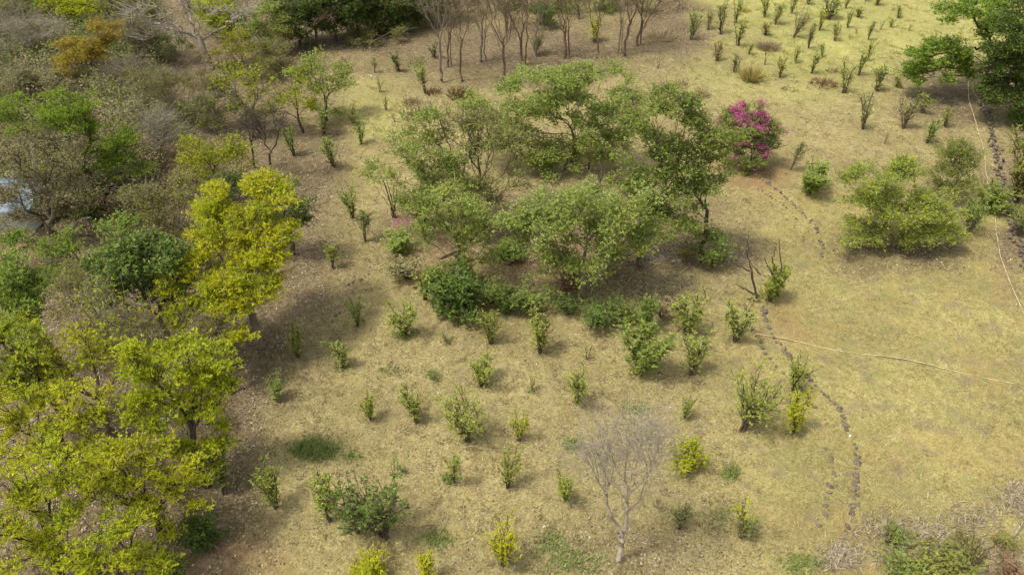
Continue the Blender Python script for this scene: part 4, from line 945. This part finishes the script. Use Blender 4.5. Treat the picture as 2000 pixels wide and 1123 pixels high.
polytube('fallen_branch', gpts([(858, 508), (890, 492), (912, 484)], .1), .08, .04, 'bark_brown', label='brown fallen branch on open litter under the leafy tree', cat='branch')
polytube('curved_branch', [GT(1970, 1058), GT(1985, 1040) + np.array([0, 0, .5]), GT(1995, 1020) + np.array([0, 0, .7]), GT(1999, 985) + np.array([0, 0, .3])], .06, .02, 'bark_pale', label='bleached curved branch rising from the dry grass', cat='branch')
polytube('stick', gpts([(1736, 474), (1822, 485)], .05), .035, .025, 'bark_pale', label='long pale stick under the big lawn bush', cat='stick')
polytube('stick', gpts([(1858, 488), (1884, 493)], .05), .04, .03, 'bark_pale', label='short white stick beyond the big lawn bush', cat='stick')
polytube('stick', gpts([(1568, 462), (1569, 472)], .05), .05, .04, 'bark_pale', label='tiny pale stick inside the stone curve', cat='stick')
polytube('stick', gpts([(1835, 706), (1840, 697)], .05), .05, .03, 'bark_pale', label='small white stick alone on the lawn', cat='stick')
# pole and hose on the grass
m, nt, nd, lk, p = new_mat('pale_straw'); LEAF['pale_straw'] = m
n_ = noise(nd, lk, nd.new('ShaderNodeNewGeometry').outputs['Position'], 2.5, 3); r_ = ramp(nd, [(.34, .28, .12), (.60, .52, .31)], [.35, .6]); lk.new(n_, r_.inputs[0]); lk.new(r_.outputs[0], p.inputs['Base Color']); p.inputs['Roughness'].default_value = .6
def hose(name, pp, r, label, cat, wave):
    P = gpts(pp, 0); out = []
    rs = np.random.RandomState(len(pp))
    for i in range(len(P) - 1):
        for t in np.linspace(0, 1, 10, endpoint=False):
            q = P[i] * (1 - t) + P[i + 1] * t; q[:2] += rs.normal(size=2) * .008; q[2] = terrain(q[0], q[1]) + .045 + wave * math.sin((i + t) * 2.3 + .8); out.append(q)
    out = np.array(out); o0 = out[0].copy(); v, f = tubes(out - o0, np.arange(len(out)) - 1, np.full(len(out), r))
    o = build(name, v, f, 'pale_straw', None, True); o.location = tuple(o0); tag(o, label, cat)
hose('pole', [(1477, 656), (1560, 669), (1650, 686), (1760, 704), (1860, 726), (1995, 752)], .032, 'long pale bamboo-like pole lying across the lawn from the stone edging', 'pole', .045)
hose('hose', [(1889, 158), (1893, 192), (1904, 235), (1918, 280), (1926, 340), (1936, 385), (1943, 408), (1945, 455), (1952, 505), (1972, 555), (2002, 625), (2030, 690)], .045, 'pale yellow hose running along the stone wall over the lawn', 'hose', .015)

# ------------------------------------------------------------------ stones
m, nt, nd, lk, p = new_mat('stone_dark'); LEAF['stone_dark'] = m
pos_ = nd.new('ShaderNodeNewGeometry').outputs['Position']; oi_ = nd.new('ShaderNodeObjectInfo')
r_ = ramp(nd, [(.045, .036, .028), (.11, .086, .062), (.27, .215, .15)], [.35, .5, .68]); lk.new(noise(nd, lk, pos_, 7, 5, .7), r_.inputs[0])
lk.new(mixc(nd, lk, mathn(nd, lk, 'MULTIPLY', oi_.outputs['Random'], .4), r_.outputs[0], (.22, .18, .12)), p.inputs['Base Color']); p.inputs['Roughness'].default_value = .9
m, nt, nd, lk, p = new_mat('stone_white'); LEAF['stone_white'] = m
p.inputs['Base Color'].default_value = (.62, .58, .5, 1); p.inputs['Roughness'].default_value = .9
import bmesh
def stone_mesh(seed):
    bm = bmesh.new(); bmesh.ops.create_icosphere(bm, subdivisions=2, radius=.5)
    r = np.random.RandomState(seed); ax = r.normal(size=(7, 3)); ax /= np.linalg.norm(ax, axis=1)[:, None]; cut = r.uniform(.28, .46, 7)
    for v in bm.verts:
        c = np.array(v.co)
        for a, k in zip(ax, cut):
            d = float(c @ a)
            if d > k: c = c - a * (d - k) * .85
        v.co = c
    me = bpy.data.meshes.new('stone'); bm.to_mesh(me); bm.free(); me.materials.append(LEAF['stone_dark']); return me
SM = [stone_mesh(s) for s in range(6)]
def stone(p, size, rs, label, group, mat=None):
    o = bpy.data.objects.new('stone', SM[rs.randint(len(SM))]); COL.objects.link(o)
    o.location = (p[0], p[1], p[2] + size * .06); s = size
    o.scale = (s * rs.uniform(.9, 1.25), s * rs.uniform(.7, 1.0), s * rs.uniform(.6, .85)); o.rotation_euler = (rs.normal() * .2, rs.normal() * .2, rs.rand() * 6.28)
    if mat: o.material_slots[0].link = 'OBJECT'; o.material_slots[0].material = LEAF[mat]
    tag(o, label, 'stone', group)
def stone_row(pp, gap, size, desc, group, seed):
    rs = np.random.RandomState(seed); P = np.array([GT(*q) for q in pp]); seg = np.linalg.norm(np.diff(P, axis=0), axis=1); cum = np.concatenate([[0], np.cumsum(seg)])
    d = 0.1; i = 0
    while d < cum[-1] and i < len(ORD):
        q = np.array([np.interp(d, cum, P[:, k]) for k in range(3)]); q[:2] += rs.normal(size=2) * .06; q[2] = terrain(q[0], q[1])
        s = size * .92 * rs.uniform(.5, 1.4); stone(q, s, rs, f'{ORD[i]} stone down {desc}', group); i += 1
        d += gap * rs.uniform(.55, 1.15)
stone_row([(1455, 338), (1485, 352), (1520, 376), (1550, 402), (1575, 427), (1592, 445), (1603, 465), (1609, 482), (1604, 500)], 0.34, 0.27, 'the outer curved edging by the bougainvillea', 'stones of the outer curved edging', 1)
stone_row([(1478, 372), (1510, 392), (1540, 412), (1560, 436)], 0.41, 0.21, 'the inner curved edging by the bougainvillea', 'stones of the inner curved edging', 2)
stone_row([(1487, 598), (1494, 618), (1499, 640), (1506, 655), (1528, 680), (1547, 702)], 0.34, 0.34, 'the outer edging between snag and leaning shrub', 'stones of the outer path edging', 3)
stone_row([(1574, 733), (1598, 760), (1622, 784), (1638, 800), (1650, 825), (1657, 843)], 0.33, 0.32, 'the outer edging below the leaning shrub', 'stones of the outer path edging', 4)
stone_row([(1668, 862), (1674, 890), (1675, 915), (1672, 950), (1670, 980), (1661, 1008), (1653, 1035), (1646, 1060)], 0.31, 0.30, 'the lowest outer edging below the white stone', 'stones of the outer path edging', 5)
stone_row([(1455, 600), (1458, 618), (1465, 645), (1482, 664), (1500, 695), (1522, 718), (1540, 738)], 0.38, 0.24, 'the inner edging across the pale pole', 'stones of the inner path edging', 6)
stone_row([(1554, 752), (1572, 775), (1592, 798)], 0.37, 0.26, 'the inner edging behind the compact yellow-green shrub', 'stones of the inner path edging', 7)
stone_row([(1609, 873), (1625, 890), (1626, 912), (1622, 945), (1617, 970), (1611, 1003), (1602, 1030)], 0.37, 0.24, 'the lowest inner edging', 'stones of the inner path edging', 8)
stone_row([(722, 534), (704, 546), (688, 555), (672, 566)], 0.37, 0.22, 'the short line at the outer corner of the grove', 'stones near the grove corner', 9)
stone_row([(742, 566), (716, 572), (704, 582)], 0.41, 0.22, 'the loose stones below the short line', 'stones near the grove corner', 10)
stone_row([(662, 612), (648, 628), (636, 642)], 0.37, 0.21, 'the small group above the litter-edge shrub', 'stones near the grove corner', 11)
stone_row([(530, 700), (510, 716), (497, 730)], 0.33, 0.24, 'the line on brown litter under the golden tree', 'stones on the litter', 12)
rs_ = np.random.RandomState(4)
stone(GT(1661, 850), .2, rs_, 'only white stone, at the start of the lowest outer edging', None, 'stone_white')
stone(GT(725, 150), .3, rs_, 'pale stone on the grass by the club-topped thin shrub', None, 'stone_white')
stone(GT(993, 512), .7, rs_, 'big grey stone on red litter in the middle of the grove', None)
# dry stone wall
def wall():
    P = np.array([GT(*q) for q in ((1908, 140), (1918, 185), (1930, 230), (1944, 290), (1955, 350), (1970, 410), (1988, 470), (2008, 540), (2030, 620))])
    seg = np.linalg.norm(np.diff(P, axis=0), axis=1); cum = np.concatenate([[0], np.cumsum(seg)]); rs = np.random.RandomState(8)
    V = []; F = []; off = 0; B = P[4].copy()
    for d in np.arange(0, cum[-1], .30):
        for layer in range(2):
            for q in range(2 if rs.rand() < .55 else 1):
                c = np.array([np.interp(d + rs.normal() * .1, cum, P[:, k]) for k in range(3)]); c[0] += rs.normal() * .16 + (q - .5) * .2; c[1] += rs.normal() * .1; c[2] = terrain(c[0], c[1]) + .1 + layer * .20
                if layer and rs.rand() < .7: continue
                me = SM[rs.randint(len(SM))]; co = np.zeros(len(me.vertices) * 3); me.vertices.foreach_get('co', co); co = co.reshape(-1, 3)
                a = rs.rand() * 6.28; Rm = np.array([[math.cos(a), -math.sin(a), 0], [math.sin(a), math.cos(a), 0], [0, 0, 1]])
                co = (co * rs.uniform(.16, .35, 3)) @ Rm.T + c - B; V.append(co)
                fi = np.zeros(len(me.polygons) * 3, np.int32); me.polygons.foreach_get('vertices', fi); F.append(fi.reshape(-1, 3) + off); off += len(co)
    o = build('stone_wall', np.concatenate(V), [np.concatenate(F)], 'stone_dark'); o.location = tuple(B)
    tag(o, 'low tumbled dark dry-stone wall beside the lawn, running toward the evergreen', 'stone wall')
wall()

# ------------------------------------------------------------------ house under the gnarled tree
def house():
    B = GT(14, 446); B[2] = terrain(B[0], B[1])
    root = thing('house', 'small house with pale blue metal roof, mostly hidden by the gnarled tree', 'house', tuple(B), R(-8))
    m, nt, nd, lk, p = new_mat('metal_roof'); p.inputs['Specular IOR Level'].default_value = .15; p.inputs['Roughness'].default_value = .65
    tc = nd.new('ShaderNodeTexCoord'); r_ = ramp(nd, [(.17, .22, .28), (.30, .36, .42)], [.35, .65]); lk.new(noise(nd, lk, tc.outputs['Object'], 1.2, 4), r_.inputs[0]); lk.new(r_.outputs[0], p.inputs['Base Color'])
    m2, nt, nd, lk, p = new_mat('plaster'); p.inputs['Base Color'].default_value = (.55, .56, .55, 1); p.inputs['Roughness'].default_value = .9
    m3, nt, nd, lk, p = new_mat('window_glass'); p.inputs['Base Color'].default_value = (.05, .09, .10, 1); p.inputs['Roughness'].default_value = .1
    m4, nt, nd, lk, p = new_mat('frame_paint'); p.inputs['Base Color'].default_value = (.5, .62, .62, 1)
    def box(a, b):
        x0, y0, z0 = a; x1, y1, z1 = b
        v = [(x0, y0, z0), (x1, y0, z0), (x1, y1, z0), (x0, y1, z0), (x0, y0, z1), (x1, y0, z1), (x1, y1, z1), (x0, y1, z1)]
        f = [(0, 3, 2, 1), (4, 5, 6, 7), (0, 1, 5, 4), (1, 2, 6, 5), (2, 3, 7, 6), (3, 0, 4, 7)]; return np.array(v), np.array(f)
    # walls with gable
    hx, y0, y1, hw, hr = 2.1, 0.0, 3.6, 1.7, 2.4
    v = [(-hx - 2, y0, 0), (hx, y0, 0), (hx, y1, 0), (-hx - 2, y1, 0), (-hx - 2, y0, hw), (hx, y0, hw), (hx, y1, hw), (-hx - 2, y1, hw), (-hx - 2, 1.8, hr), (hx, 1.8, hr)]
    build('wall', v, [np.array([(0, 1, 5, 4), (2, 3, 7, 6)]), np.array([(1, 2, 6, 9, 5), (3, 0, 4, 8, 7)])], m2, root)
    # corrugated roof: two pitched sheets with ridges
    nx = 90; V = []; F = []; off = 0
    xs = np.linspace(-hx - 2.3, hx + .3, nx); zc = .025 * np.sin(xs * 2 * math.pi / .22)
    for ya, yb, za, zb in ((-.45, 1.8, hw - .12, hr + .08), (4.05, 1.8, hw - .12, hr + .08)):
        lo = np.stack([xs, np.full(nx, ya), za + zc + .06], 1); hi = np.stack([xs, np.full(nx, yb), zb + zc], 1)
        lo2 = lo - [0, 0, .03]; hi2 = hi - [0, 0, .03]
        V += [lo, hi, lo2, hi2]; k = np.arange(nx - 1)
        F += [np.stack([off + k, off + k + 1, off + nx + k + 1, off + nx + k], 1), np.stack([off + 2 * nx + k, off + 3 * nx + k, off + 3 * nx + k + 1, off + 2 * nx + k + 1], 1)]; off += 4 * nx
    build('roof', np.concatenate(V), F, m, root)
    v, f = box((-hx - 2.3, 1.68, hr + .1), (hx + .3, 1.92, hr + .16)); build('ridge_cap', v, [f], m, root)
    for wx in (1.0, -1.6):
        v, f = box((wx - .5, -.05, .75), (wx + .5, -.003, 1.75)); fr = build('window', v, [f], m4, root)
        v, f = box((wx - .41, -.07, .84), (wx + .41, -.052, 1.66)); build('pane', v, [f], m3, fr)
house()
